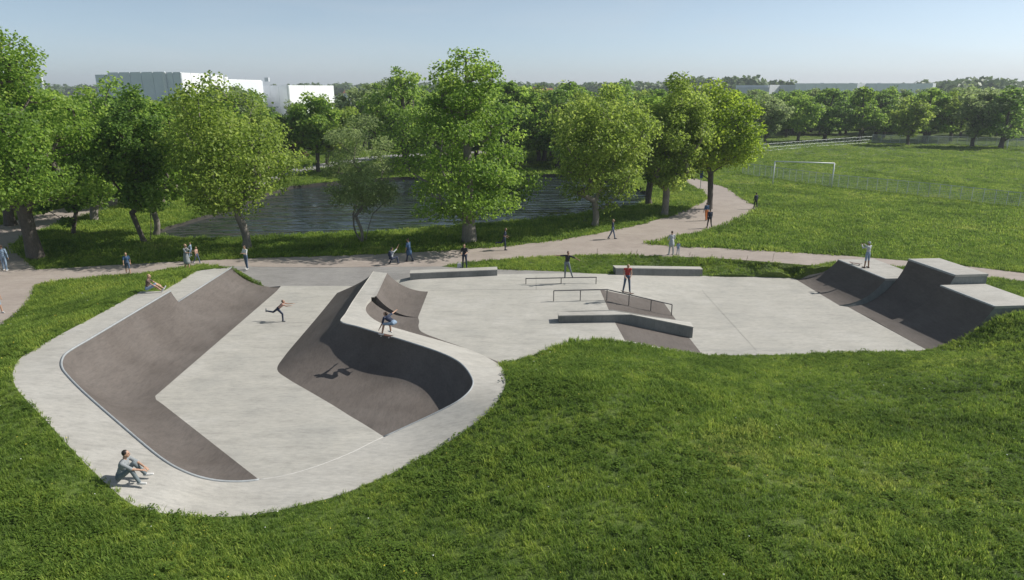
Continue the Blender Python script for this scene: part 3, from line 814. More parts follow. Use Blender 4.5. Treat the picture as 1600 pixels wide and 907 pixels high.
    LF = (np.array(faces)[None] + (np.arange(nleaf) * q)[:, None, None]).reshape(-1, fl)
    crown = bpy.data.meshes.new('tree_crown')
    crown.vertices.add(len(LV)); crown.vertices.foreach_set('co', LV.ravel())
    crown.loops.add(LF.size); crown.loops.foreach_set('vertex_index', LF.ravel())
    crown.polygons.add(len(LF)); crown.polygons.foreach_set('loop_start', np.arange(len(LF)) * fl); crown.polygons.foreach_set('loop_total', np.full(len(LF), fl))
    tint = np.clip(0.5 + g.normal(0, 0.2, nleaf) + g.normal(0, 0.14, len(E_))[li], 0, 1)
    at = crown.attributes.new('tint', 'FLOAT', 'FACE'); at.data.foreach_set('value', np.repeat(tint, nf))
    crown.update(calc_edges=True); crown.validate()
    return wood, crown
def put_tree(name, label, meshes, loc, mats, rz=0.0, s=(1, 1, 1), group=None):
    """mats: (bark, leaf); the meshes are shared, so materials sit on the object slots"""
    t = empty(name, loc, rz); t.scale = s
    tag(t, label, 'tree', group)
    for nm, me, mt in (('trunk', meshes[0], mats[0]), ('crown', meshes[1], mats[1])):
        if not me.materials: me.materials.append(mt)
        o = link(nm, me, t)
        o.material_slots[0].link = 'OBJECT'; o.material_slots[0].material = mt
    return t
def photo_tree(name, label, seed, px, py, top, bot, left, right, mats, style='round', n=9000, ls=0.26, tr=0.3, z=0.0, group=None, **kw):
    """a tree measured in the photo: foot px, py; crown rows top and bot; crown columns left and right"""
    b = P(px, py, z)
    m = b.y / math.cos(0) / FOCAL * 1.03
    H = at_dist(px, top, b.y).z - z
    zb = at_dist(px, bot, b.y).z - z
    R = (right - left) / 2 * m
    cx = ((left + right) / 2 - px) * m
    zz = float(lawn_z(b.x, b.y)[0]) if b.y < 80 else 0.0
    me = make_tree(seed, H, R, zb, tr, style, n, ls, lean=(cx, 0.0), **kw)
    return put_tree(name, label, me, (b.x, b.y, zz - 0.05), mats, group=group)
BK, BD = M['bark'], M['bark_dark']
L_ = M
photo_tree('broadleaf_tree', 'huge old tree with thick dark limbs at the left edge of the photo', 11, 57, 404, 14, 322, -90, 172, (BD, L_['leaf_mid']), 'leader', 20500, 0.205, 0.47, lumps=100)
photo_tree('broadleaf_tree', 'small dark many-stemmed tree between the huge left tree and its neighbour', 12, 114, 365, 200, 345, 70, 175, (BD, L_['leaf_dark']), 'round', 5000, 0.26, 0.22, stems=2, lumps=26, fork=2.0)
photo_tree('broadleaf_tree', 'dark green tree with a thick pale trunk, second from the left edge', 13, 149, 345, 122, 330, 88, 232, (BK, L_['leaf_mid']), 'round', 11500, 0.235, 0.36, lumps=46)
photo_tree('broadleaf_tree', 'dark green tree with twisted slender stems left of the light green tree', 14, 232, 378, 140, 345, 165, 292, (BD, L_['leaf_dark']), 'round', 11500, 0.22, 0.26, stems=2, lumps=46, fork=2.6)
photo_tree('broadleaf_tree', 'tree at the pond corner with a straight pale trunk behind the twisted stems', 15, 243, 366, 165, 330, 205, 330, (BK, L_['leaf_mid']), 'round', 7000, 0.27, 0.24, lumps=36)
photo_tree('maple_tree', 'light green round maple with a forked leaning trunk on the left pond bank', 16, 385, 387, 135, 345, 252, 456, (BK, L_['leaf_light']), 'round', 16000, 0.205, 0.30, fork=3.0, lumps=58)
photo_tree('willow_tree', 'slender olive green willow with several thin stems on the pond bank', 17, 568, 376, 186, 348, 506, 626, (BK, L_['leaf_olive']), 'round', 11000, 0.24, 0.17, stems=3, slim=0.32, fork=2.2, lumps=40)
photo_tree('broadleaf_tree', 'tallest tree in the middle, thick trunk, loose airy top', 18, 733, 379, 68, 338, 624, 842, (BK, L_['leaf_mid']), 'leader', 20000, 0.205, 0.50, lumps=100)
photo_tree('maple_tree', 'light green round maple right of the tallest tree, overhanging the pond', 19, 929, 354, 130, 322, 848, 1016, (BK, L_['leaf_light']), 'round', 16000, 0.21, 0.29, lumps=56)
photo_tree('maple_tree', 'tall light green maple on the path bank, middle of the three at the right', 20, 1038, 337, 120, 305, 985, 1112, (BK, L_['leaf_light']), 'round', 13500, 0.225, 0.33, lumps=50)
photo_tree('maple_tree', 'tree with a dark leaning trunk at the right end of the pond', 21, 1014, 320, 155, 290, 965, 1055, (BD, L_['leaf_mid']), 'round', 7000, 0.30, 0.34, lumps=34)
photo_tree('maple_tree', 'bright yellow green round maple beside the path bend', 22, 1107, 326, 132, 285, 1040, 1179, (BD, L_['leaf_yellow']), 'round', 14000, 0.235, 0.28, fork=3.6, lumps=54)
# beyond the pond
photo_tree('broadleaf_tree', 'tall tree with a straight bare trunk on the far pond shore', 23, 635, 268, 104, 236, 560, 705, (BD, L_['leaf_mid']), 'leader', 8500, 0.40, 0.55, lumps=80)
photo_tree('broadleaf_tree', 'round tree on the grass slope of the far left pond shore', 24, 497, 269, 150, 240, 462, 545, (BD, L_['leaf_mid']), 'round', 5500, 0.42, 0.30, lumps=36)
photo_tree('broadleaf_tree', 'smaller pale tree just behind the slope tree beyond the pond', 25, 512, 258, 160, 236, 490, 572, (BD, L_['leaf_light']), 'round', 5000, 0.44, 0.28, lumps=34)
photo_tree('copper_tree', 'low dark copper red tree by the far path', 26, 462, 248, 178, 243, 440, 488, (BD, L_['leaf_red']), 'round', 3500, 0.42, 0.25, lumps=26)

# stock of background trees
STOCK = []
for i in range(4): STOCK.append(make_tree(100 + i, 11.5, 4.6, 2.4, 0.32, 'round', 3600, 0.50, lumps=36))
for i in range(4): STOCK.append(make_tree(200 + i, 13.0, 5.0, 2.2, 0.36, 'leader', 4200, 0.50, lumps=60))
rt = random.Random(5)
LM = ['leaf_mid', 'leaf_mid', 'leaf_light', 'leaf_dark', 'leaf_olive']
TONE = {'leaf_mid': 'mid green', 'leaf_light': 'pale green', 'leaf_dark': 'dark green', 'leaf_olive': 'olive green'}
def zone(x, y):
    px = 800 + FOCAL * x / (y * 0.97)
    for lim, w in ((150, 'behind the huge tree at the left edge'), (300, 'in front of the white angular building'), (400, 'behind the light green maple by the pond'), (470, 'below the low white building'), (560, 'beyond the far path'), (640, 'around the bare-trunked tree past the pond'), (760, 'behind the tallest middle tree'),
                   (860, 'in the gap right of the tallest tree'), (960, 'behind the maple overhanging the pond'), (1070, 'behind the middle maple'), (1180, 'behind the yellow green maple'), (1245, 'left of the long grey building'), (1350, 'before the left half of the long grey building'), (1460, 'before the right half of the long grey building'), (1530, 'right of the long grey building')):
        if px < lim: return w
    return 'above the far goal'
def bg(name, label, x, y, h, kind=None, leafm=None, group=None, w=1.0):
    i = rt.randrange(8) if kind is None else kind * 4 + rt.randrange(4)
    leafm = leafm or rt.choice(LM)
    if label is None: label = 'background %s %s tree %s' % ('round' if i < 4 else 'tall', TONE[leafm], zone(x, y))
    s = h * 1.05 / (11.5 if i < 4 else 13.0)
    return put_tree(name, label, STOCK[i], (x, y, -0.05), (BD, M[leafm or rt.choice(LM)]), rt.uniform(0, 6.28), (s * w * 1.15, s * w * 1.15, s), group)
# wood behind the pond and left of it
def clear(x, y, lst, d): return all((x - a) ** 2 + (y - b) ** 2 > d * d for a, b in lst)
placed = []
GW = 'trees of the wood beyond the pond'
cnt = 0
while cnt < 95:
    y = rt.uniform(112, 215); x = rt.uniform(-0.74 * y, 0.27 * y)
    px = 800 + FOCAL * x / (y * 0.96)
    if 455 < px < 600 and y < 128: continue
    if in_poly([(x, y)], far_poly)[0] or not clear(x, y, placed, 5.0): continue
    if 400 < px < 545: h = rt.uniform(6, 8.4)
    elif px < 300: h = rt.uniform(7.5, 9.5)
    else: h = rt.uniform(9.0, 13.0)
    placed.append((x, y)); cnt += 1
    bg('wood_tree', None, x, y, h, group='background trees of the woods')
# trees on the left behind the first row
for px, py, tp in [(20, 352, 120), (95, 318, 150), (195, 305, 150), (258, 318, 165), (315, 300, 160), (60, 300, 135), (140, 290, 150), (225, 285, 158), (290, 282, 165), (350, 290, 170), (405, 282, 176), (10, 280, 130), (425, 268, 172), (330, 268, 160), (255, 268, 160)]:
    b = P(px, py); h = at_dist(px, tp, b.y).z
    bg('wood_tree', None, b.x, b.y, h, kind=rt.choice((0, 0, 1)), leafm=rt.choice(['leaf_mid', 'leaf_dark', 'leaf_light']), group='background trees of the woods')
# trees right of the pond behind the maples
for px, py, tp in [(700, 258, 150), (770, 262, 140), (745, 250, 140), (805, 258, 128), (850, 252, 150), (870, 262, 140), (895, 250, 128), (960, 258, 150), (1000, 262, 150), (1050, 258, 152)]:
    b = P(px, py); h = at_dist(px, tp, b.y).z
    bg('wood_tree', None, b.x, b.y, h, leafm=rt.choice(['leaf_mid', 'leaf_mid', 'leaf_dark']), group='background trees of the woods')
# row along the playing field: each told apart in the photo
ROW = [(1196, 226, 152, 0, 'leaf_olive', 'round olive green tree, first of the row behind the far fence'),
       (1247, 224, 152, 0, 'leaf_mid', 'round pale tree, second of the row behind the far fence'),
       (1291, 221, 138, 1, 'leaf_dark', 'dark tree with a tall leader left of the fence corner'),
       (1341, 220, 138, 1, 'leaf_mid', 'tall tree with a thick dark trunk near the fence corner'),
       (1369, 217, 142, 1, 'leaf_dark', 'dark tree right behind the fence corner'),
       (1417, 227, 158, 0, 'leaf_light', 'small round light green tree on the field side of the fence'),
       (1443, 222, 137, 1, 'leaf_mid', 'tall tree behind the small light green one at the field edge'),
       (1484, 222, 146, 0, 'leaf_light', 'pale green tree between two dark leaders at the field edge'),
       (1519, 230, 142, 0, 'leaf_olive', 'brownish tree on the field side, left of the big dark one'),
       (1564, 232, 134, 1, 'leaf_dark', 'big dark tree with a leaning trunk near the far goal')]
for px, py, tp, kd, lf, lab in ROW:
    b = P(px, py); h = at_dist(px, tp, b.y).z
    bg('field_tree', lab, b.x, b.y, h, kind=kd, leafm=lf, group='row of trees along the playing field', w=1.05 if kd else 1.0)
    placed.append((b.x, b.y))
cnt = 0
while cnt < 125:
    px = rt.uniform(1120, 1680); y = rt.uniform(168, 260)
    x = (px - 800) / FOCAL * y * 0.98
    if px < 1360 and y < 178 : continue
    if not clear(x, y, placed, 4.2): continue
    placed.append((x, y)); cnt += 1
    bg('wood_tree', None, x, y, rt.uniform(9.8, 11.7), kind=rt.choice((1, 1, 0)), w=0.9, leafm=rt.choice(['leaf_mid', 'leaf_dark', 'leaf_dark', 'leaf_olive']), group='background trees of the woods')

# distant woods and hills -----------------------------------------------------------------
def far_wood(name, label, pts_, seed):
    """one mass of far crowns: pts_ is a list of (x, y, ground z, crown radius)"""
    g = np.random.default_rng(seed)
    V, F, T = [], [], []
    for (x, y, z, r) in pts_:
        n = 90
        d = g.normal(size=(n, 3)); d[:, 2] = np.abs(d[:, 2]) * 0.9 - 0.15; d /= np.linalg.norm(d, axis=1)[:, None]
        c = np.array([x, y, z + r * 1.0]) + d * r * g.uniform(0.7, 1.05, n)[:, None] * np.array([1, 1, 1.1])
        nn = d + g.normal(size=(n, 3)) * 0.4; nn /= np.linalg.norm(nn, axis=1)[:, None]
        t1 = np.cross(nn, g.normal(size=(n, 3))); t1 /= np.linalg.norm(t1, axis=1)[:, None]; t2 = np.cross(nn, t1)
        s = r * g.uniform(0.16, 0.32, n)[:, None]
        q = np.stack([c - t1 * s, c - t2 * s * .8, c + t1 * s, c + t2 * s * .8], 1).reshape(-1, 3)
        b = sum(len(v) for v in V)
        V.append(q); F.append(np.arange(4 * n).reshape(n, 4) + b); T.append(np.clip(g.normal(0.45, 0.2, n), 0, 1))
    V = np.vstack(V); F = np.vstack(F)
    o = mobj(name, V, [tuple(f) for f in F], M['leaf_far'])
    at = o.data.attributes.new('tint', 'FLOAT', 'FACE'); at.data.foreach_set('value', np.concatenate(T))
    return tag(o, label, 'woodland', kind='stuff')
def ridge(x0, x1, y, h, n, depth=60, r=(5, 9), seed=1):
    g = random.Random(seed); out = []
    for i in range(n):
        x = g.uniform(x0, x1); t = (x - x0) / (x1 - x0)
        yy = y + g.uniform(-depth, depth)
        hh = h * math.sin(math.pi * min(1, max(0, t))) ** 0.6
        out.append((x, yy, hh * g.uniform(0.6, 1.0) - 1, g.uniform(*r)))
    return out
hill_pts = []
for px0, px1, tp, y, n, sd in [(470, 860, 131, 800, 260, 1), (840, 1010, 134, 700, 110, 2), (930, 1060, 131, 620, 90, 3), (1040, 1215, 123, 560, 150, 4), (1440, 1700, 131, 520, 150, 5), (1100, 1600, 134, 900, 160, 6), (-100, 480, 137, 900, 160, 7), (700, 900, 133, 900, 100, 8), (1450, 1540, 126, 500, 26, 9)]:
    a_, b_ = at_dist(px0, tp, y), at_dist(px1, tp, y)
    hill_pts += ridge(a_.x, b_.x, y, max(0.0, a_.z - 14), n, 40, (5, 8.5), sd)
far_wood('distant_wood', 'dark bluish woods along the horizon', hill_pts, 3)
# earth under the far woods
for px0, px1, tp, y, nm in [(1020, 1235, 123, 575, 'hill'), (460, 880, 131, 820, 'hill'), (1400, 1750, 131, 540, 'hill')]:
    a_, b_ = at_dist(px0, tp, y), at_dist(px1, tp, y)
    h = max(2.0, a_.z - 13); v, f = [], []
    for i in range(25):
        for j in range(9):
            u, w = i / 24, j / 8
            v.append((a_.x + (b_.x - a_.x) * u, y + (w - 0.5) * 170, h * math.sin(math.pi * u) ** 0.6 * math.sin(math.pi * w) - 0.3))
    for i in range(24):
        for j in range(8): f.append((i * 9 + j, (i + 1) * 9 + j, (i + 1) * 9 + j + 1, i * 9 + j + 1))
    tag(mobj(nm, v, f, M['lawn'], smooth=True), kind='structure')
# undergrowth along the wood edges: thin shade of shrubs
ug = []
g_ = random.Random(9)
for i in range(130):
    px = g_.uniform(1120, 1650); y = g_.uniform(190, 265); ug.append(((px - 800) / FOCAL * y, y, -0.8, g_.uniform(1.2, 2.2)))
for i in range(150):
    y = g_.uniform(150, 225); x = g_.uniform(-0.74 * y, 0.3 * y); ug.append((x, y, -0.8, g_.uniform(1.0, 2.0)))
far_wood('undergrowth', 'low shrubs filling the shade under the far trees', ug, 8)

# ------------------------------------------------------------------ buildings far behind
def facade(parent, name, a, b, z0, z1, mat, seams=0, thick=0.4, coping=True):
    """an upright facade from plan point a to b with thickness, a parapet cap and recessed panel seams"""
    a, b = Vector(a), Vector(b); d = (b - a); L = d.length; d.normalize(); nrm = Vector((d.y, -d.x))
    if nrm.y > 0 and abs(nrm.y) > 0.05 and nrm.dot(-a) < 0: nrm = -nrm
    if nrm.dot(-a) < 0: nrm = -nrm
    k = max(1, seams)
    for i in range(k):
        p, q = a + d * (L * i / k + 0.12), a + d * (L * (i + 1) / k - 0.12)
        poly = [p, q, q - nrm * thick, p - nrm * thick]
        MB().prism([(v.x, v.y) for v in poly], z0, z1).build(name, M[mat], parent)
    poly = [a - nrm * 0.15, b - nrm * 0.15, b - nrm * (thick + .1), a - nrm * (thick + .1)]
    MB().prism([(v.x, v.y) for v in poly], z0, z1 - 0.2).build('backing', M['seam'], parent)
def bpt(px, D): return at_dist(px, 130, D * 0.985).xy
def ztop(px, py, D): return at_dist(px, py, D * 0.985).z
B1 = empty('office_building', (*bpt(285, 205), 0)); B1.location = (0, 0, 0)
tag(B1, 'large white angular building with slanted panels behind the left trees', 'building')
zt = ztop(285, 113.5, 205)
p0, p1, p2, p3 = bpt(150, 222), bpt(170, 218), bpt(259, 208), bpt(284, 205)
facade(B1, 'facade_panel', p0, p1, 0, ztop(160, 117, 220), 'facade_grey', 1)
facade(B1, 'facade_panel', p1, p2, 0, ztop(215, 113, 213), 'facade_grey', 5)
facade(B1, 'facade_panel', p2, p3, 0, ztop(270, 113, 206), 'facade_grey', 2)
MB().prism([(p2.x - .5, p2.y - .5), (p2.x + .5, p2.y - .7), (p2.x + .5, p2.y), (p2.x - .5, p2.y)], 0, zt + 0.1).build('corner_fin', M['whitepaint'], B1)
q1, q2, q3, q4 = bpt(284.5, 205), bpt(328, 222), bpt(331, 223), bpt(350, 232)
facade(B1, 'facade_panel', q1, q2, 0, ztop(300, 114.5, 212), 'facade_white', 3)
facade(B1, 'facade_panel', q3, q4, 0, ztop(340, 117, 227), 'facade_white', 2)
facade(B1, 'facade_panel', q4 + Vector((.2, .3)), bpt(357, 236), 0, ztop(352, 120.5, 234), 'facade_white', 1)
facade(B1, 'facade_panel', bpt(357.3, 236.5), bpt(409, 262), 0, ztop(380, 125, 250), 'facade_white', 4)
rf = [p0, p1, p2, p3, q2, q4, bpt(409, 262), bpt(380, 300), bpt(180, 270)]
MB().prism([(v.x, v.y + 1) for v in rf], 2, ztop(380, 126.5, 250)).build('roof', M['seam'], B1)
MB().box((bpt(412, 262).x, 262, ztop(412, 124.5, 262)), (1.4, 1.4, 1.4)).build('roof_unit', M['facade_dark'], B1)
B2 = empty('office_building'); tag(B2, 'lower white building with a grey side wall right of the angular one', 'building')
zb = ztop(450, 133.5, 262)
facade(B2, 'facade_panel', bpt(408, 285), bpt(449, 262), 0, zb, 'facade_grey', 3)
facade(B2, 'facade_panel', bpt(449.4, 262), bpt(521, 300), 0, zb, 'facade_white', 3)
MB().prism([(v.x, v.y) for v in (bpt(409, 287), bpt(449, 264), bpt(520, 302), bpt(480, 330))], 0, zb - 0.4).build('roof', M['seam'], B2)
B0 = empty('office_building'); tag(B0, 'white block glimpsed behind the huge tree at the left edge', 'building')
facade(B0, 'facade_panel', bpt(-60, 245), bpt(66, 240), 0, ztop(30, 117, 242), 'facade_white', 6)
MB().prism([(v.x, v.y + .6) for v in (bpt(-60, 246), bpt(65, 241), bpt(65, 270), bpt(-60, 272))], 0, ztop(30, 118.5, 242)).build('roof', M['seam'], B0)
B3 = empty('long_building'); tag(B3, 'long low grey building with folded facade behind the right treeline', 'building')
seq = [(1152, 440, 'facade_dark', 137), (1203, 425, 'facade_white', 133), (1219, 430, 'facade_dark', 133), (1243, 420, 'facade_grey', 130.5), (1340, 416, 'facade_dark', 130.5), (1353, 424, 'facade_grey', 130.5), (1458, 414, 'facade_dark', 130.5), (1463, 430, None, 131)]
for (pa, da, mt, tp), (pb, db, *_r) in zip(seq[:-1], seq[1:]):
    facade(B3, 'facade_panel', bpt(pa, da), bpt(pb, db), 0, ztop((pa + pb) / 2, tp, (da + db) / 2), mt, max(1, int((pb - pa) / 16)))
MB().prism([(v.x, v.y + 2) for v in [bpt(a_, d_) for a_, d_, *_r in seq] + [bpt(1450, 480), bpt(1160, 480)]], 0, ztop(1340, 133.5, 440)).build('roof', M['seam'], B3)
for px in (1294, 1341, 1385): MB().box((bpt(px, 430).x, 432, ztop(px, 133.5, 440) + 0.9), (1.6, 1.6, 0.9)).build('roof_unit', M['facade_dark'], B3)
gb = random.Random(3)
HL = ['tiny white house with red roof among the far woods, leftmost of the village', 'tiny house with red roof second in the far village', 'tiny pale house in the middle of the far village', 'tiny red roofed house right of the village middle', 'tiny white house at the right end of the far village', 'tiny white shed left of the far village near the white buildings']
for (px, py, w), lab in zip([(808, 141, 9), (820, 143, 11), (833, 142, 9), (845, 144, 10), (858, 143, 9), (545, 146, 12)], HL):
    D = 480; c = at_dist(px, py, D); w = w / FOCAL * D
    h = empty('house', (c.x, c.y, 0), gb.uniform(-.5, .5)); tag(h, lab, 'house', 'houses of the far village')
    zt = c.z
    MB().box((0, 0, zt / 2), (w, 5, zt)).build('wall', M['facade_white'], h)
    MB().add([(-w * .55, -3, zt), (w * .55, -3, zt), (w * .55, 3, zt), (-w * .55, 3, zt), (-w * .55, 0, zt + 2), (w * .55, 0, zt + 2)], [(0, 1, 5, 4), (2, 3, 4, 5), (0, 4, 3), (1, 2, 5)]).build('roof', M['tile'], h)
    for k in (-1, 1): MB().box((k * w * .25, -2.52, zt - 1.3), (0.9, 0.1, 1.2)).build('window', M['glass'], h)
# lamp post between the white buildings
b = P(436, 268); lp = empty('lamp_post', (b.x, b.y, 0)); tag(lp, 'slim grey lamp post rising above the trees left of the pond', 'lamp post')
hz_ = at_dist(436, 168, b.y).z
MB().tube([(0, 0, 0), (0, 0, hz_)], [0.11, 0.06], 8).build('pole', M['steel'], lp)
MB().box((0.35, 0, hz_ + 0.03), (0.9, 0.25, 0.12)).build('lamp_head', M['steel'], lp)

# ------------------------------------------------------------------ playing field: goals and fences
def goal(label, a, b, h, depth=1.6):
    a, b = Vector(a), Vector(b); t = empty('football_goal', (a.x, a.y, 0)); tag(t, label, 'goal', 'football goals')
    d = b - a; n = Vector((d.y, -d.x)).normalized()
    if n.y < 0: n = -n
    r = 0.075
    MB().tube([(0, 0, 0), (0, 0, h)], r, 10).build('post', M['whitepaint'], t, True)
    MB().tube([(d.x, d.y, 0), (d.x, d.y, h)], r, 10).build('post', M['whitepaint'], t, True)
    MB().tube([(0, 0, h), (d.x, d.y, h)], r, 10).build('crossbar', M['whitepaint'], t, True)
    for q in (Vector((0, 0)), Vector((d.x, d.y))):
        MB().tube([(q.x, q.y, h), (q.x + n.x * .5, q.y + n.y * .5, h - .15), (q.x + n.x * depth, q.y + n.y * depth, 0.02)], 0.018, 6).build('net_stay', M['wire'], t)
    return t
ga, gb_ = P(1207, 290), P(1299, 294)
goal('white football goal on the near side of the playing field', ga.xy, gb_.xy, at_dist(1209, 252.5, ga.y).z)
ga, gb_ = P(1573, 234), P(1640, 239)
goal('far white football goal cut by the right edge of the photo', ga.xy, gb_.xy, at_dist(1573, 218.5, ga.y).z)
def fence(label, corners, h, sp, lattice, wire=0.011, pr=0.028):
    t = empty('mesh_fence'); tag(t, label, 'fence', 'fences of the playing field')
    for (a, b) in zip(corners[:-1], corners[1:]):
        a, b = Vector(a), Vector(b); d = b - a; L = d.length; n = max(1, round(L / sp)); d.normalize(); ang = math.atan2(d.y, d.x)
        post = None; panel = None
        s = L / n
        pm = MB().tube([(0, 0, -.1), (0, 0, h + .05)], pr, 6).build('post', M['wire'], t)
        pb = MB()
        def bar(x0, z0, x1, z1, w):
            pb.tube([(x0, 0, z0), (x1, 0, z1)], w, 4, False)
        bar(0, h, s, h, wire * 1.6); bar(0, 0.08, s, 0.08, wire * 1.3)
        if lattice:
            bar(0, 0.1, s, h, wire * 1.5); bar(0, h, s, 0.1, wire * 1.5); bar(0, h * .5, s, h * .5, wire * 1.5)
        k = max(3, int(s / (0.16 if not lattice else 0.4)))
        for i in range(1, k): bar(s * i / k, 0.08, s * i / k, h, wire * .55)
        for i in range(1, int(h / .2) if not lattice else 1): bar(0, .2 * i, s, .2 * i, wire * .55)
        pn = pb.build('mesh_panel', M['wire'], t)
        for i in range(n + 1):
            q = a + d * s * i
            o = pm if i == 0 else link('post', pm.data, t)
            o.location = (q.x, q.y, 0)
            if i < n:
                o = pn if i == 0 else link('mesh_panel', pn.data, t)
                o.location = (q.x, q.y, 0); o.rotation_euler = (0, 0, ang)
    return t
e = [P(1160, 272).xy, P(1300, 293.5).xy + Vector((0, 0.9)), P(1450, 308).xy, P(1610, 327).xy]
fence('near mesh fence with thin posts crossing the grass behind the goal', e, 1.55, 1.1, False, 0.021, 0.042)
e = [P(1168, 239).xy, P(1270, 230).xy, P(1362, 223).xy]
fence('pale lattice railing on the left side of the far field', e, 1.4, 1.6, True, 0.0085, 0.024)
e = [P(1362, 223).xy, P(1480, 226).xy, P(1620, 231).xy]
fence('far mesh fence along the treeline on the right', e, 1.7, 1.8, False, 0.042, 0.07)
# blue notice on a post by the path bend
b = P(1094, 297); sg = empty('notice_sign', (b.x, b.y, 0)); tag(sg, 'small dark blue notice sign on a post left of the yellow green maple', 'sign')
z1 = at_dist(1094, 265, b.y).z; z0 = at_dist(1094, 279, b.y).z
MB().tube([(0, 0, 0), (0, 0, z1)], 0.04, 8).build('post', M['steel'], sg)
MB().box((0, -0.06, (z0 + z1) / 2), (0.36, 0.05, z1 - z0)).build('sign_board', M['blue'], sg)

# ------------------------------------------------------------------ summer haze
hz_m = bpy.data.materials.new('haze_air'); hz_m.use_nodes = True
hn = hz_m.node_tree; hn.nodes.remove(hn.nodes['Principled BSDF'])
pv = hn.nodes.new('ShaderNodeVolumePrincipled'); pv.inputs['Color'].default_value = (0.86, 0.92, 1.0, 1); pv.inputs['Density'].default_value = 0.00028; pv.inputs['Anisotropy'].default_value = 0.2
hn.links.new(pv.outputs[0], hn.nodes['Material Output'].inputs['Volume'])
hzb = MB().box((0, 1600, 30), (5600, 3900, 66)).build('haze', hz_m); tag(hzb, 'thin bluish summer haze over the whole park', 'haze', kind='stuff')

# ------------------------------------------------------------------ people
def pmat(name, col, rough=0.75): return plain(name, col, rough, var=0.15, scale=14)
CLOTH = {'skin': pmat('skin', (0.42, 0.25, 0.17), 0.55), 'skin_dark': pmat('tanned_skin', (0.27, 0.15, 0.095), 0.55), 'hair_dark': pmat('dark_hair', (0.025, 0.018, 0.014), 0.5), 'hair_brown': pmat('brown_hair', (0.07, 0.042, 0.025), 0.5),
         'hair_fair': pmat('fair_hair', (0.36, 0.25, 0.13), 0.5), 'grey': pmat('grey_cloth', (0.24, 0.26, 0.27)), 'light_grey': pmat('light_grey_cloth', (0.44, 0.46, 0.47)), 'white': pmat('white_cloth', (0.66, 0.66, 0.66)),
         'denim': pmat('blue_denim', (0.065, 0.10, 0.16)), 'grey_denim': pmat('grey_denim', (0.13, 0.16, 0.175)), 'light_denim': pmat('washed_denim', (0.22, 0.30, 0.40)), 'navy': pmat('navy_cloth', (0.014, 0.024, 0.055)),
         'blue': pmat('blue_cloth', (0.035, 0.085, 0.17)), 'black': pmat('black_cloth', (0.012, 0.013, 0.018)), 'red': pmat('red_cloth', (0.36, 0.035, 0.03)), 'peach': pmat('dusty_pink_cloth', (0.42, 0.26, 0.21)), 'brown': pmat('brown_cloth', (0.10, 0.065, 0.05)),
         'sole': pmat('white_shoe', (0.66, 0.65, 0.63)), 'dark_shoe': pmat('dark_shoe', (0.03, 0.03, 0.035)), 'orange': pmat('orange_cloth', (0.55, 0.17, 0.04)), 'wheel': pmat('white_wheel', (0.6, 0.58, 0.55)), 'deckwood': pmat('skateboard_deck', (0.10, 0.05, 0.035)), 'face': pmat('eye_dark', (0.05, 0.03, 0.025))}
ICO = bmesh.new(); bmesh.ops.create_icosphere(ICO, subdivisions=2, radius=1.0); ICO.verts.ensure_lookup_table()
ICO_V = np.array([v.co[:] for v in ICO.verts]); ICO_F = [tuple(v.index for v in f.verts) for f in ICO.faces]; ICO.free()
PEOPLE = []
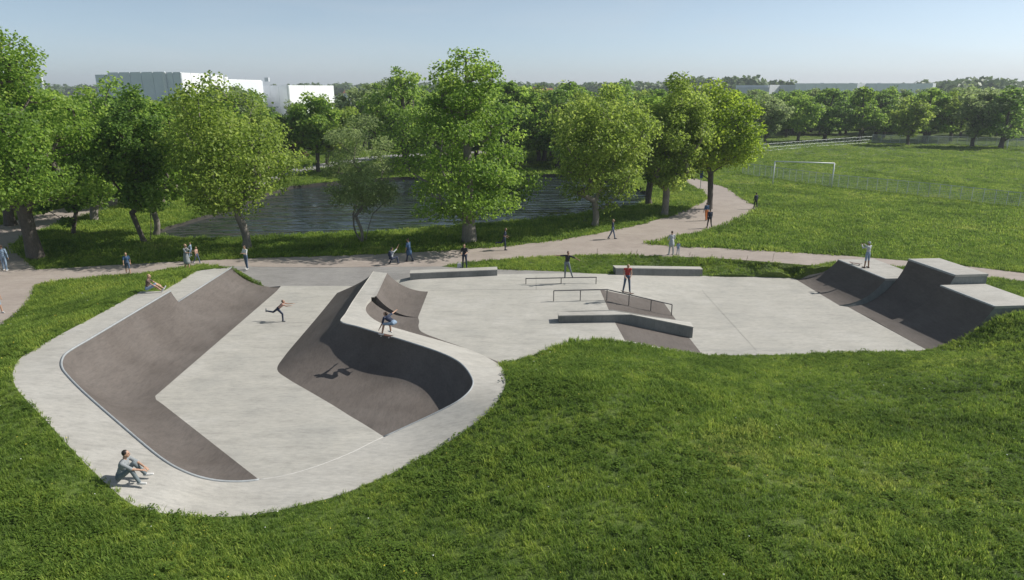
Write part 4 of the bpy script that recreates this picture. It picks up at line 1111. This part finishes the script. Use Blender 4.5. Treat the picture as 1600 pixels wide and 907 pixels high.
def person(label, loc, rz, height=1.75, top='grey', bottom='denim', shoes='sole', hair='hair_brown', skin='skin', sleeve=0.5, shorts=False, lean=0.0, side=0.0, hipL=(0, .06, 0), hipR=(0, .06, 0),
           armL=(5, 8, 15, 5), armR=(5, 8, 15, 5), head=(0, 0), dress=0.0, twist=0.0, hips_z=None, voxel=0.022, dz=0.0, girth=1.0, backpack=None, cap=None, group='people in the park', baby=False, sit=False):
    """hip: thigh pitch deg, outward spread, knee bend deg; arm: upper pitch, upper abduction, fore pitch, fore abduction (deg, seen from the body)"""
    k = height / 1.75
    Rd = math.radians
    prim = []                     # (kind, a, b, ra, rb, material)
    def cap_(a, b, ra, rb, m): prim.append(('c', np.array(a, float), np.array(b, float), ra, rb, m))
    def ell(c, r, m, rot=None): prim.append(('e', np.array(c, float), np.array(r, float), rot if rot is not None else np.eye(3), 0, m))
    T = np.array(Matrix.Rotation(-Rd(lean), 3, 'X') @ Matrix.Rotation(Rd(side), 3, 'Y'))     # torso frame
    T = np.array(Matrix.Rotation(Rd(twist), 3, 'Z')) @ T
    pel = np.zeros(3)
    up = lambda v: pel + T @ np.array(v, float)
    shM, boM, skM, shoM = top, bottom, skin, shoes
    g = girth
    ell(pel + T @ (0, 0, 0.02), (0.165 * g, 0.115 * g, 0.13), boM, T)
    ell(up((0, 0, 0.16)), (0.148 * g, 0.105 * g, 0.15), shM, T)
    ell(up((0, 0.005, 0.33)), (0.165 * g, 0.115 * g, 0.17), shM, T)
    sl, sr = up((-0.175 * g, 0, 0.45)), up((0.175 * g, 0, 0.45))
    cap_(sl, sr, 0.062, 0.062, shM)
    nk = up((0, 0.0, 0.50))
    Hd = np.array(Matrix.Rotation(Rd(head[1]), 3, 'Z') @ Matrix.Rotation(-Rd(head[0]), 3, 'X'))
    hc = nk + T @ np.array((0, 0.015, 0.04)) + Hd @ np.array((0, 0.02, 0.115))
    cap_(nk - T @ np.array((0, 0, 0.03)), hc - Hd @ np.array((0, 0.02, 0.03)), 0.055, 0.05, skM)
    ell(hc, (0.073, 0.092, 0.112), skM, Hd)
    ell(hc + Hd @ np.array((0, 0.02, -0.065)), (0.05, 0.06, 0.05), skM, Hd)
    ell(hc + Hd @ np.array((0, 0.098, -0.01)), (0.014, 0.02, 0.022), skM, Hd)
    for s in (-1, 1):
        ell(hc + Hd @ np.array((s * 0.074, -0.005, -0.01)), (0.012, 0.02, 0.03), skM, Hd)
        ell(hc + Hd @ np.array((s * 0.03, 0.086, 0.02)), (0.014, 0.010, 0.009), 'face', Hd)
    ell(hc + Hd @ np.array((0, 0.085, -0.055)), (0.024, 0.010, 0.008), 'face', Hd)
    ell(hc + Hd @ np.array((0, -0.022, 0.032)), (0.081, 0.088, 0.093), cap or hair, Hd)
    if cap: ell(hc + Hd @ np.array((0, 0.10, 0.05)), (0.06, 0.07, 0.014), cap, Hd)
    feet, fxy = [], []
    for s, hp in ((-1, hipL), (1, hipR)):
        pt, sp, kb = Rd(hp[0]), hp[1], Rd(hp[2])
        rd = lambda a: np.array((s * math.sin(sp), math.cos(sp) * math.sin(a), -math.cos(sp) * math.cos(a)))
        hj = pel + T @ np.array((s * 0.09 * g, 0, -0.02))
        kn = hj + rd(pt) * 0.43
        d2 = rd(pt - kb); an = kn + d2 * 0.42
        cap_(hj, kn, 0.088 * g, 0.062, boM)
        cap_(kn, an, 0.057 if shorts else 0.062, 0.04 if shorts else 0.05, skM if shorts else boM)
        fd = np.array((s * 0.12, 1.0, 0)) if abs(pt - kb) < 0.75 else np.array((s * .12, d2[2] * -1, d2[1])) * np.sign(-d2[2] + 1e-6)
        fd = fd / np.linalg.norm(fd)
        heel = an + d2 * 0.05 - fd * 0.05
        cap_(heel, heel + fd * 0.10, 0.042, 0.042, shoM); cap_(heel + fd * 0.1, heel + fd * 0.21, 0.044, 0.032, shoM)
        fxy.append((heel + fd * 0.08) * k)
        feet.append(min(heel[2] - 0.042, heel[2] + fd[2] * .21 - 0.032))
    for s, ar, sj in ((-1, armL, sl), (1, armR, sr)):
        def dr(p, ab): 
            p, ab = Rd(p), Rd(ab)
            v = np.array((s * math.sin(ab), math.cos(ab) * math.sin(p), -math.cos(ab) * math.cos(p)))
            return np.array(Matrix.Rotation(Rd(twist), 3, 'Z')) @ v
        el = sj + dr(ar[0], ar[1]) * 0.28; fdv = dr(ar[2], ar[3]); wr = el + fdv * 0.25
        if sleeve > 0: cap_(sj, sj + (el - sj) * min(1, sleeve * 1.6), 0.056, 0.05, shM)
        cap_(sj, el, 0.044, 0.038, shM if sleeve > 0.95 else skM)
        cap_(el, wr, 0.046 if sleeve > .95 else 0.037, 0.034 if sleeve > .95 else 0.026, shM if sleeve > 0.95 else skM)
        # hand: palm, four curled fingers of different length and a thumb off the side of the palm
        u = np.cross(fdv, (0, 0, 1)); u = u / (np.linalg.norm(u) + 1e-6) if np.linalg.norm(u) > 0.1 else np.array((1., 0, 0))
        w = np.cross(u, fdv)
        pc_ = wr + fdv * 0.05
        rotm = np.stack([u, fdv, w], 1)
        ell(pc_, (0.038, 0.052, 0.018), skM, rotm)
        for q, ln in ((-0.028, 0.066), (-0.010, 0.076), (0.009, 0.072), (0.027, 0.056)):
            b0 = pc_ + fdv * 0.04 + u * q; b1 = b0 + fdv * ln * .55 - w * 0.006; b2 = b1 + (fdv * .75 - w * .65) * ln * .5
            cap_(b0, b1, 0.0115, 0.0105, skM); cap_(b1, b2, 0.0105, 0.009, skM)
        t0 = pc_ - u * s * 0.03 - fdv * 0.02; t1_ = t0 + (fdv * .6 - u * s * .7) * 0.045
        cap_(t0, t1_, 0.013, 0.012, skM); cap_(t1_, t1_ + fdv * 0.03, 0.012, 0.0095, skM)
    if dress: cap_(pel + (0, 0, 0.12), pel + (0, 0.02, -dress), 0.14, 0.21, shM); cap_(pel + (0, 0, 0.1), pel + (0, 0, -dress * .9), 0.15, 0.2, shM)
    zmin = min(min(feet), pel[2] - 0.125)
    V, F, n0 = [], [], 0
    for p in prim:
        if p[0] == 'e':
            v = (ICO_V * p[2]) @ p[3].T + p[1]
            V.append(v); F += [tuple(i + n0 for i in f) for f in ICO_F]; n0 += len(v)
        else:
            a, b, ra, rb = p[1], p[2], p[3], p[4]
            for q, r in ((a, ra), (b, rb)):
                V.append(ICO_V * r + q); F += [tuple(i + n0 for i in f) for f in ICO_F]; n0 += len(ICO_V)
            d = b - a; L = np.linalg.norm(d)
            if L < 1e-4: continue
            d = d / L; u = np.cross(d, (0, 0, 1) if abs(d[2]) < .9 else (1, 0, 0)); u /= np.linalg.norm(u); w = np.cross(d, u)
            ring = []
            for q, r in ((a, ra), (b, rb)):
                for i in range(12): ring.append(q + (u * math.cos(i * math.pi / 6) + w * math.sin(i * math.pi / 6)) * r)
            V.append(np.array(ring))
            F += [(n0 + i, n0 + (i + 1) % 12, n0 + 12 + (i + 1) % 12, n0 + 12 + i) for i in range(12)] + [tuple(n0 + 11 - i for i in range(12)), tuple(n0 + 12 + i for i in range(12))]
            n0 += 24
    V = (np.vstack(V) - (0, 0, zmin)) * k
    off = np.array((0, 0, zmin))
    if not sit:                       # stand on the feet: loc is where the feet are
        mid_ = (fxy[0] + fxy[1]) / 2 if abs(feet[0] - feet[1]) < 0.12 else fxy[int(feet[1] < feet[0])]
        sh_ = np.array((mid_[0], mid_[1], 0)) / k
        V = V - sh_ * k; off = off + sh_
    o = mobj('person', V, F, CLOTH['skin'])
    o.location = (loc[0], loc[1], loc[2] + dz); o.rotation_euler = (0, 0, Rd(rz))
    tag(o, label, 'person', group)
    md = o.modifiers.new('r', 'REMESH'); md.mode = 'VOXEL'; md.voxel_size = voxel; md.use_smooth_shade = True
    sm = o.modifiers.new('s', 'SMOOTH'); sm.factor = 0.4; sm.iterations = 2
    PEOPLE.append((o, prim, off, k))
    o['_up'] = 0
    del o['_up']
    info = {'pel': (pel - off) * k, 'chest': (up((0, 0, .33)) - off) * k, 'T': T, 'k': k}
    if backpack:
        c = (up((0, -0.19, 0.28)) - off) * k
        bp = mobj('backpack', (ICO_V * np.array((0.15, 0.10, 0.22)) * k) @ T.T + c, ICO_F, CLOTH[backpack], o, True)
    return o
def finish_people():
    dg = bpy.context.evaluated_depsgraph_get()
    done = []
    for o, prim, off, k in PEOPLE:
        done.append(bpy.data.meshes.new_from_object(o.evaluated_get(dg)))
    for (o, prim, off, k), me in zip(PEOPLE, done):
        old = o.data; o.modifiers.clear(); o.data = me; bpy.data.meshes.remove(old)
        names = []
        for p in prim:
            if p[5] not in names: names.append(p[5])
        me.materials.clear()
        for nm in names: me.materials.append(CLOTH[nm])
        nf = len(me.polygons)
        c = np.empty(nf * 3); me.polygons.foreach_get('center', c); c = c.reshape(-1, 3) / k + off
        best = np.full(nf, 1e9); idx = np.zeros(nf, int)
        for p in prim:
            if p[0] == 'e':
                q = (c - p[1]) @ p[3]
                l = np.linalg.norm(q / p[2], axis=1); d = (l - 1) * min(p[2]) 
                if p[5] == 'face': d -= 0.004
            else:
                a, b = p[1], p[2]; ab = b - a
                t = np.clip((c - a) @ ab / max(ab @ ab, 1e-9), 0, 1)
                d = np.linalg.norm(c - (a + t[:, None] * ab), axis=1) - (p[3] + (p[4] - p[3]) * t)
            m = d < best; best[m] = d[m]; idx[m] = names.index(p[5])
        me.polygons.foreach_set('material_index', idx)
        me.polygons.foreach_set('use_smooth', [True] * nf)
        me.update()
def skateboard(label, loc, rz, tilt=0.0):
    t = empty('skateboard', loc, math.radians(rz)); t.rotation_euler = (0, math.radians(tilt), math.radians(rz)); tag(t, label, 'skateboard', 'skateboards')
    v, f = [], []
    n = 12
    for i in range(n + 1):
        x = (i / n - 0.5) * 0.8; w = 0.10 * min(1, math.sqrt(max(0.05, 1 - (abs(x) / 0.41) ** 6))); z = 0.085 + max(0, abs(x) - 0.27) * 0.35
        for s in (-1, 1):
            for h in (0, 0.012): v.append((x, s * w, z + h))
    for i in range(n):
        a, b = 4 * i, 4 * i + 4
        f += [(a, b, b + 2, a + 2), (a + 1, a + 3, b + 3, b + 1), (a, a + 1, b + 1, b), (a + 2, b + 2, b + 3, a + 3)]
    f += [(0, 2, 3, 1), (4 * n, 4 * n + 1, 4 * n + 3, 4 * n + 2)]
    mobj('deck', v, f, CLOTH['deckwood'], t)
    for x in (-0.22, 0.22):
        MB().box((x, 0, 0.055), (0.05, 0.13, 0.05)).build('truck', M['steel'], t)
        for s in (-1, 1): MB().tube([(x, s * 0.075, 0.028), (x, s * 0.105, 0.028)], 0.028, 10).build('wheel', CLOTH['wheel'], t)
    return t
def ground(px, py, z=0.0): p = P(px, py, z); return (p.x, p.y, z)
NOHIP = (0, .05, 0)
# in the skatepark
gp = P(206, 754, 0.19)
person('man in grey shirt and jeans sitting on the near deck, arms round his knees', (gp.x - 0.3, gp.y, 0.20), -84, 2.0, 'grey', 'grey_denim', 'sole', 'hair_dark', 'skin', 0.6, lean=20, hipL=(130, .07, 96), hipR=(126, .10, 100), armL=(56, -2, 62, -22), armR=(54, 0, 64, -24), head=(0, 6), voxel=0.013, girth=1.12, sit=True)
seat_at = (gp.x - 0.02, gp.y)
gp = P(231, 457, 1.5)
person('person in brown top and light blue shorts sitting on the far left deck', (gp.x, gp.y, 1.5), -78, 1.78, 'brown', 'light_denim', 'sole', 'hair_fair', 'skin', 0.4, shorts=True, lean=12, hipL=(115, .1, 62), hipR=(112, .1, 60), armL=(48, 6, 60, 0), armR=(45, 6, 58, 0), head=(8, 0), voxel=0.018, sit=True)
gp = P(443, 503, ZL)
person('child in pink vest and dark trousers running across the left floor', (gp.x, gp.y, ZL), -88, 1.55, 'peach', 'navy', 'grey', 'hair_brown', 'skin', 0.2, lean=48, hipL=(-52, .05, 48), hipR=(42, .05, 42), armL=(75, 5, 95, 0), armR=(72, 12, 98, 8), head=(-35, 0), voxel=0.016)
gp = P(603, 527, 1.08)
sk = person('skater in navy shirt and pale shorts crouching on the bowl edge, arm flung back', (gp.x, gp.y + 0.05, 1.16), 62, 1.76, 'navy', 'light_denim', 'sole', 'hair_brown', 'skin', 0.5, shorts=True, lean=62, hipL=(82, .28, 78), hipR=(70, .25, 62), armL=(15, 12, 30, 5), armR=(-12, 98, -8, 100), head=(-30, 10), twist=0, voxel=0.014, dz=0.02)
skateboard('skateboard under the crouching skater on the bowl edge', (gp.x, gp.y + 0.05, 1.07), -28)
gp = P(889, 433, 0.36)
ra_t = (ra.y + rb.y) / 2
person('skater in black shirt balancing on the low rail, both arms spread', (P(888, 432, 0.40).x, ra_t, 0.385), 178, 1.78, 'black', 'grey_denim', 'dark_shoe', 'hair_dark', 'skin_dark', 0.6, lean=6, side=-6, hipL=(2, .30, 6), hipR=(4, .02, 8), armL=(10, 70, 10, 62), armR=(5, 88, 0, 92), head=(0, 20), voxel=0.018)
rt_ = top[1].lerp(top[2], 0.30)
skateboard('skateboard grinding on the kinked handrail under the red vest', (rt_.x, rt_.y, rt_.z + 0.0), -4, 13)
person('skater in red vest and jeans riding down the kinked handrail', (rt_.x - 0.02, rt_.y, rt_.z + 0.105), 175, 1.78, 'red', 'denim', 'dark_shoe', 'hair_fair', 'skin', 0.12, lean=8, hipL=(10, .10, 16), hipR=(14, .14, 22), armL=(18, 10, 45, -18), armR=(20, 12, 52, -22), head=(22, 15), voxel=0.018)
gp = P(1353, 419, 0.61)
person('person in grey holding a camera up on the right quarter pipe platform', (gp.x, gp.y, 0.615), 25, 1.80, 'light_grey', 'light_denim', 'brown', 'hair_dark', 'skin_dark', 0.97, shorts=True, armL=(60, 15, 130, -25), armR=(60, 15, 130, -25), hipL=(2, .06, 2), hipR=(-3, .05, 2), voxel=0.018, cap='light_grey')
skateboard('skateboard lying on the right quarter pipe platform beside the person', (P(1337, 414, .61).x, P(1337, 414, .61).y, 0.615), 140)
# on the paths
person('child in blue with an orange backpack walking along the left path', ground(201, 429), -150, 1.55, 'blue', 'denim', 'dark_shoe', 'hair_fair', 'skin', 0.5, shorts=True, hipL=(18, .04, 8), hipR=(-16, .04, 16), armL=(-14, 8, 10, 5), armR=(18, 8, 30, 5), backpack='orange', voxel=0.02)
gp = P(294, 422, 0.15)
mum = person('woman in a long grey dress holding a small child on her arm', (gp.x, gp.y, float(lawn_z(gp.x, gp.y)[0]) - 0.02), -95, 1.80, 'grey', 'grey', 'sole', 'hair_fair', 'skin', 0.5, shorts=True, dress=0.42, armL=(40, 15, 90, -5), armR=(40, 15, 88, -5), hipL=(4, .03, 0), hipR=(-4, .03, 2), voxel=0.018)
person('small child in pale blue carried on the arm of the woman in grey', (gp.x + 0.27, gp.y - 0.02, float(lawn_z(gp.x, gp.y)[0]) + 0.88), 95, 1.02, 'light_denim', 'light_denim', 'sole', 'hair_fair', 'skin', 0.9, hipL=(20, .25, 20), hipR=(20, .25, 20), armL=(40, 20, 70, 0), armR=(40, 20, 70, 0), voxel=0.016)
person('child in pale jacket and blue trousers walking behind the woman in grey', ground(308, 412), -100, 1.25, 'peach', 'denim', 'sole', 'hair_fair', 'skin', 0.9, hipL=(16, .05, 6), hipR=(-16, .05, 14), voxel=0.018)
person('woman in white top and blue shorts standing beside the light green maple', ground(386, 421), 150, 1.70, 'white', 'denim', 'sole', 'hair_brown', 'skin', 0.5, armL=(20, 8, 110, -30), armR=(20, 8, 100, -30), hipL=(4, .02, 4), hipR=(-4, .03, 6), voxel=0.02)
person('person crouching on the path in white shirt, one arm raised', ground(616, 413), -25, 1.75, 'light_grey', 'navy', 'dark_shoe', 'hair_dark', 'skin', 0.9, lean=12, hipL=(85, .2, 118), hipR=(98, .35, 112), armL=(20, 10, 30, 8), armR=(125, 18, 150, 15), backpack='navy', voxel=0.02)
person('person in a blue tunic standing beside the crouching person', ground(640, 409), 60, 1.72, 'blue', 'navy', 'dark_shoe', 'hair_brown', 'skin', 0.9, dress=0.28, lean=6, hipL=(12, .04, 2), hipR=(-10, .05, 8), armL=(8, 6, 15, 2), armR=(8, 6, 15, 2), voxel=0.02)
person('person in black shirt and navy trousers standing behind the back ledge', ground(726, 420), 170, 1.76, 'black', 'navy', 'dark_shoe', 'hair_brown', 'skin', 0.5, armL=(20, 10, 85, -10), armR=(20, 10, 80, -20), voxel=0.02)
person('jogger in dark blue running on the path right of the tallest tree', ground(790, 391.5), -92, 1.76, 'navy', 'navy', 'dark_shoe', 'hair_dark', 'skin_dark', 0.5, lean=6, hipL=(-28, .04, 58), hipR=(8, .04, 8), armL=(-12, 8, 70, 0), armR=(-20, 10, 65, 0), voxel=0.02)
person('person in dark jacket and blue jeans walking where the path forks', ground(956, 374), -100, 1.72, 'navy', 'denim', 'dark_shoe', 'hair_fair', 'skin', 0.97, hipL=(16, .03, 4), hipR=(-18, .03, 10), armL=(12, 6, 18, 4), armR=(-10, 6, 0, 4), voxel=0.022)
person('man in pale grey coat standing beside a small child on the path', ground(1048, 398.5), 10, 1.85, 'light_grey', 'light_grey', 'sole', 'hair_brown', 'skin', 0.97, dress=0.2, armL=(15, 14, 60, -20), armR=(15, 14, 60, -20), hipL=(0, .08, 0), hipR=(0, .08, 0), voxel=0.02)
person('small child in pale blue standing beside the man in pale grey', ground(1059, 398), 0, 1.0, 'light_denim', 'light_denim', 'dark_shoe', 'hair_fair', 'skin', 0.9, voxel=0.018)
person('man in dark blue walking up the path towards the yellow green maple', ground(1108, 357), 5, 1.78, 'navy', 'black', 'dark_shoe', 'hair_dark', 'skin_dark', 0.97, hipL=(14, .03, 3), hipR=(-14, .03, 10), armL=(-10, 8, 0, 5), armR=(14, 8, 20, 5), voxel=0.022)
person('person in orange and blue right before the trunk of the yellow green maple', ground(1103, 345), 10, 1.75, 'blue', 'orange', 'dark_shoe', 'hair_dark', 'skin_dark', 0.97, hipL=(-12, .03, 8), hipR=(12, .03, 3), voxel=0.022)
person('person in dark clothes standing at the pointed bend of the path', ground(1180, 327), 20, 1.72, 'navy', 'black', 'dark_shoe', 'hair_dark', 'skin_dark', 0.97, hipL=(8, .03, 2), hipR=(-8, .03, 8), voxel=0.022)
person('person in blue jacket walking away at the left edge of the photo', ground(9, 423), 15, 1.82, 'light_denim', 'light_denim', 'sole', 'hair_brown', 'skin', 0.97, hipL=(10, .06, 3), hipR=(-8, .06, 6), armL=(6, 14, 10, 10), armR=(-6, 14, 0, 10), voxel=0.02)
person('person in white with bare legs cut by the left edge of the photo', ground(-3, 489), -120, 1.72, 'white', 'light_denim', 'sole', 'hair_brown', 'skin', 0.5, shorts=True, hipL=(16, .04, 4), hipR=(-16, .04, 12), voxel=0.02)
# white bag standing behind the ledge
b = P(718, 419.5)
v = [(-.16, -.09, 0), (.16, -.09, 0), (.16, .09, 0), (-.16, .09, 0), (-.13, -.05, .36), (.13, -.05, .36), (.13, .05, .36), (-.13, .05, .36)]
bag = empty('carrier_bag', (b.x, b.y, 0.0), 0.3); tag(bag, 'white bag standing on the ground beside the person in black', 'bag')
mobj('bag_body', v, [(0, 1, 5, 4), (1, 2, 6, 5), (2, 3, 7, 6), (3, 0, 4, 7), (0, 3, 2, 1), (4, 5, 6, 7)], CLOTH['white'], bag)
MB().tube([(-.07, 0, .34), (-.06, 0, .47), (0, 0, .5), (.06, 0, .47), (.07, 0, .34)], .012, 6).build('handle', CLOTH['white'], bag)
finish_people()

# ------------------------------------------------------------------ grass
def tuft(name, seed, n, h, spread, mats, w=0.016, flower=None, broad=False):
    g = random.Random(seed); v, f, t, mi = [], [], [], []
    for i in range(n):
        a = g.uniform(0, 6.28); r = spread * math.sqrt(g.random()); x, y = r * math.cos(a), r * math.sin(a)
        hh = h * g.uniform(0.45, 1.0); d = g.uniform(0, 6.28); bend = hh * g.uniform(0.25, 0.9)
        dx, dy = math.cos(d), math.sin(d); px_, py_ = -dy * w, dx * w
        b = len(v)
        if broad:
            z = hh; s = w * 2.2
            v += [(x - dx * s, y - dy * s, z), (x + px_ * 2, y + py_ * 2, z + s * .3), (x + dx * s, y + dy * s, z + s * .2), (x - px_ * 2, y - py_ * 2, z + s * .3)]
            f.append((b, b + 3, b + 2, b + 1)); t.append(g.random()); mi.append(0)
        else:
            v += [(x - px_, y - py_, 0), (x + px_, y + py_, 0), (x + px_ * .8 + dx * bend * .35, y + py_ * .8 + dy * bend * .35, hh * .6), (x - px_ * .8 + dx * bend * .35, y - py_ * .8 + dy * bend * .35, hh * .6), (x + dx * bend, y + dy * bend, hh)]
            f += [(b, b + 1, b + 2, b + 3), (b + 3, b + 2, b + 4)]; q = g.random(); t += [q, q]; mi += [0, 0]
    if flower:
        for i in range(flower):
            x, y, z = g.uniform(-spread, spread), g.uniform(-spread, spread), h * g.uniform(.85, 1.25)
            b = len(v); s = 0.022
            v += [(x - s, y, z), (x, y - s, z + .006), (x + s, y, z), (x, y + s, z + .006), (x, y, z + .02)]
            f += [(b, b + 1, b + 4), (b + 1, b + 2, b + 4), (b + 2, b + 3, b + 4), (b + 3, b, b + 4)]; t += [.5] * 4; mi += [1] * 4
    me = bpy.data.meshes.new(name); me.from_pydata(v, [], f)
    for m in mats: me.materials.append(m)
    me.polygons.foreach_set('material_index', mi)
    at = me.attributes.new('tint', 'FLOAT', 'FACE'); at.data.foreach_set('value', t)
    return bpy.data.objects.new(name, me)
def scatter(name, label, src, tufts, dens, seed, smin, smax, keepz=True):
    """src: mesh with a point attribute 'dens'; instances of the tufts spread over it"""
    coll = bpy.data.collections.new(name + '_kinds')
    for o in tufts: coll.objects.link(o)
    ob = bpy.data.objects.new(name, src); COL.objects.link(ob); tag(ob, label, 'grass', kind='stuff')
    ng = bpy.data.node_groups.new(name, 'GeometryNodeTree')
    ng.interface.new_socket('Geometry', in_out='INPUT', socket_type='NodeSocketGeometry')
    ng.interface.new_socket('Geometry', in_out='OUTPUT', socket_type='NodeSocketGeometry')
    N, L = ng.nodes, ng.links
    gi, go = N.new('NodeGroupInput'), N.new('NodeGroupOutput')
    dp = N.new('GeometryNodeDistributePointsOnFaces'); dp.distribute_method = 'RANDOM'; dp.inputs['Seed'].default_value = seed
    na = N.new('GeometryNodeInputNamedAttribute'); na.data_type = 'FLOAT'; na.inputs['Name'].default_value = dens
    L.new(gi.outputs[0], dp.inputs['Mesh']); L.new(na.outputs['Attribute'], dp.inputs['Density'])
    ci = N.new('GeometryNodeCollectionInfo'); ci.inputs['Collection'].default_value = coll; ci.inputs['Separate Children'].default_value = True; ci.inputs['Reset Children'].default_value = True
    ip = N.new('GeometryNodeInstanceOnPoints'); ip.inputs['Pick Instance'].default_value = True
    L.new(dp.outputs['Points'], ip.inputs['Points']); L.new(ci.outputs[0], ip.inputs['Instance'])
    rv = N.new('FunctionNodeRandomValue'); rv.data_type = 'FLOAT_VECTOR'; rv.inputs[0].default_value = (-0.15, -0.15, 0); rv.inputs[1].default_value = (0.15, 0.15, 6.283)
    L.new(rv.outputs[0], ip.inputs['Rotation'])
    rs = N.new('FunctionNodeRandomValue'); rs.data_type = 'FLOAT'; rs.inputs[2].default_value = smin; rs.inputs[3].default_value = smax
    sa = N.new('GeometryNodeInputNamedAttribute'); sa.data_type = 'FLOAT'; sa.inputs['Name'].default_value = 'scl'
    sp_ = N.new('GeometryNodeSampleIndex') if False else None
    mu = N.new('ShaderNodeMath'); mu.operation = 'MULTIPLY'
    L.new(rs.outputs[1], mu.inputs[0]); L.new(sa.outputs['Attribute'], mu.inputs[1]); L.new(mu.outputs[0], ip.inputs['Scale'])
    L.new(ip.outputs[0], go.inputs[0])
    md = ob.modifiers.new('scatter', 'NODES'); md.node_group = ng
    return ob
def lawn_copy(name, mask_fn, dens_fn, scl_fn):
    me = lawn_top
    nv = len(me.vertices); co = np.empty(nv * 3); me.vertices.foreach_get('co', co); co = co.reshape(-1, 3)
    tri = np.empty(len(me.polygons) * 3, int); me.polygons.foreach_get('vertices', tri); tri = tri.reshape(-1, 3)
    c = co[tri].mean(1); tri = tri[mask_fn(c[:, 0], c[:, 1])]
    ids, inv = np.unique(tri, return_inverse=True)
    v = co[ids]; m2 = bpy.data.meshes.new(name); m2.from_pydata([tuple(q) for q in v], [], [tuple(t) for t in inv.reshape(-1, 3)])
    m2.materials.append(M['blade'])
    m2.attributes.new('dens', 'FLOAT', 'POINT').data.foreach_set('value', dens_fn(v[:, 0], v[:, 1]).astype(np.float32))
    m2.attributes.new('scl', 'FLOAT', 'POINT').data.foreach_set('value', scl_fn(v[:, 0], v[:, 1]).astype(np.float32))
    return m2
def patch(x, y, f=0.5, s=0.0): return 0.5 + 0.5 * np.sin(x * f + s + 1.7 * np.sin(y * f * 0.8 + s)) * np.sin(y * f * 1.1 + 2 * s + 1.3 * np.sin(x * f * 0.7))
infr = lambda x, y: (np.abs(x) < y * 0.80 + 3)
near = lawn_copy('near', lambda x, y: (y > 13) & (y < 52) & infr(x, y), lambda x, y: 42 * (1 - 0.45 * sstep(28, 50, y)), lambda x, y: 0.62 + 0.95 * patch(x, y, .9) * patch(x, y, .33, 1.) + 0.15 * sstep(28, 50, y))
BL = [M['blade'], M['yellow_flower']]
scatter('lawn_grass', 'uneven green grass covering the banks round the skatepark', near, [tuft('t%d' % i, i, 22, 0.17, 0.17, BL, 0.011) for i in range(4)] + [tuft('t_long', 9, 18, 0.24, 0.13, BL, 0.010)], 'dens', 1, 0.7, 1.25)
near2 = lawn_copy('near_weed', lambda x, y: (y > 13) & (y < 46) & infr(x, y), lambda x, y: 14 * np.clip(patch(x, y, .8, 2.) * 1.9 - .75, 0, 1), lambda x, y: 0.9 + 0 * x)
scatter('clover_patches', 'low clover and small yellow and white flowers dotted through the grass', near2, [tuft('c%d' % i, 30 + i, 26, 0.12, 0.2, [M['clover'], M['yellow_flower'] if i % 2 else M['white_flower']], 0.017, flower=0, broad=True) for i in range(4)], 'dens', 4, 0.7, 1.4)
near3 = lawn_copy('near_flower', lambda x, y: (y > 13) & (y < 46) & infr(x, y), lambda x, y: 0.9 * np.clip(patch(x, y, .5, 4.) * 1.6 - .5, 0, 1), lambda x, y: 1 + 0 * x)
scatter('flower_dots', 'tiny yellow flower heads sprinkled over the near grass', near3, [tuft('f%d' % i, 50 + i, 4, 0.16, 0.05, BL if i < 3 else [M['blade'], M['white_flower']], 0.01, flower=1) for i in range(4)], 'dens', 6, 0.8, 1.3)
mid = lawn_copy('mid', lambda x, y: (y >= 50) & (y < 190) & infr(x, y), lambda x, y: 7.5 * (1 - 0.75 * sstep(55, 110, y)) * (1 - sstep(115, 185, y)), lambda x, y: 1.0 + 0.8 * patch(x, y, .3) * patch(x, y, .11, 1.))
scatter('meadow_grass', 'longer grass on the pond banks and the playing field', mid, [tuft('m%d' % i, 70 + i, 26, 0.20, 0.36, BL, 0.022) for i in range(4)], 'dens', 2, 0.8, 1.4)
# dry stalks at the path edge
gd = random.Random(12)
for i, px in enumerate([985, 994, 1076, 1080, 1110, 1126, 1166, 1207, 932]):
    b = P(px, 404 + (px - 1000) * 0.02); m_ = MB(); hgt = gd.uniform(0.5, 0.85)
    z = float(lawn_z(b.x, b.y)[0])
    st = empty('dry_stalk', (b.x, b.y, z)); tag(st, 'thin dry grass stalk standing at the lower edge of the path', 'grass stalk', 'dry grass stalks at the path edge')
    MB().tube([(0, 0, 0), (0.03, 0, hgt * .6), (0.08, 0.02, hgt)], [0.012, 0.009, 0.006], 5).build('stem', M['dry_stem'], st)
    for k in range(5): m_.tube([(0.04 + .008 * k, 0, hgt * (.6 + .08 * k)), (0.04 + .008 * k + gd.uniform(-.1, .1), gd.uniform(-.06, .06), hgt * (.68 + .08 * k))], [0.012, 0.004], 4)
    m_.build('seed_head', M['dry_stem'], st)
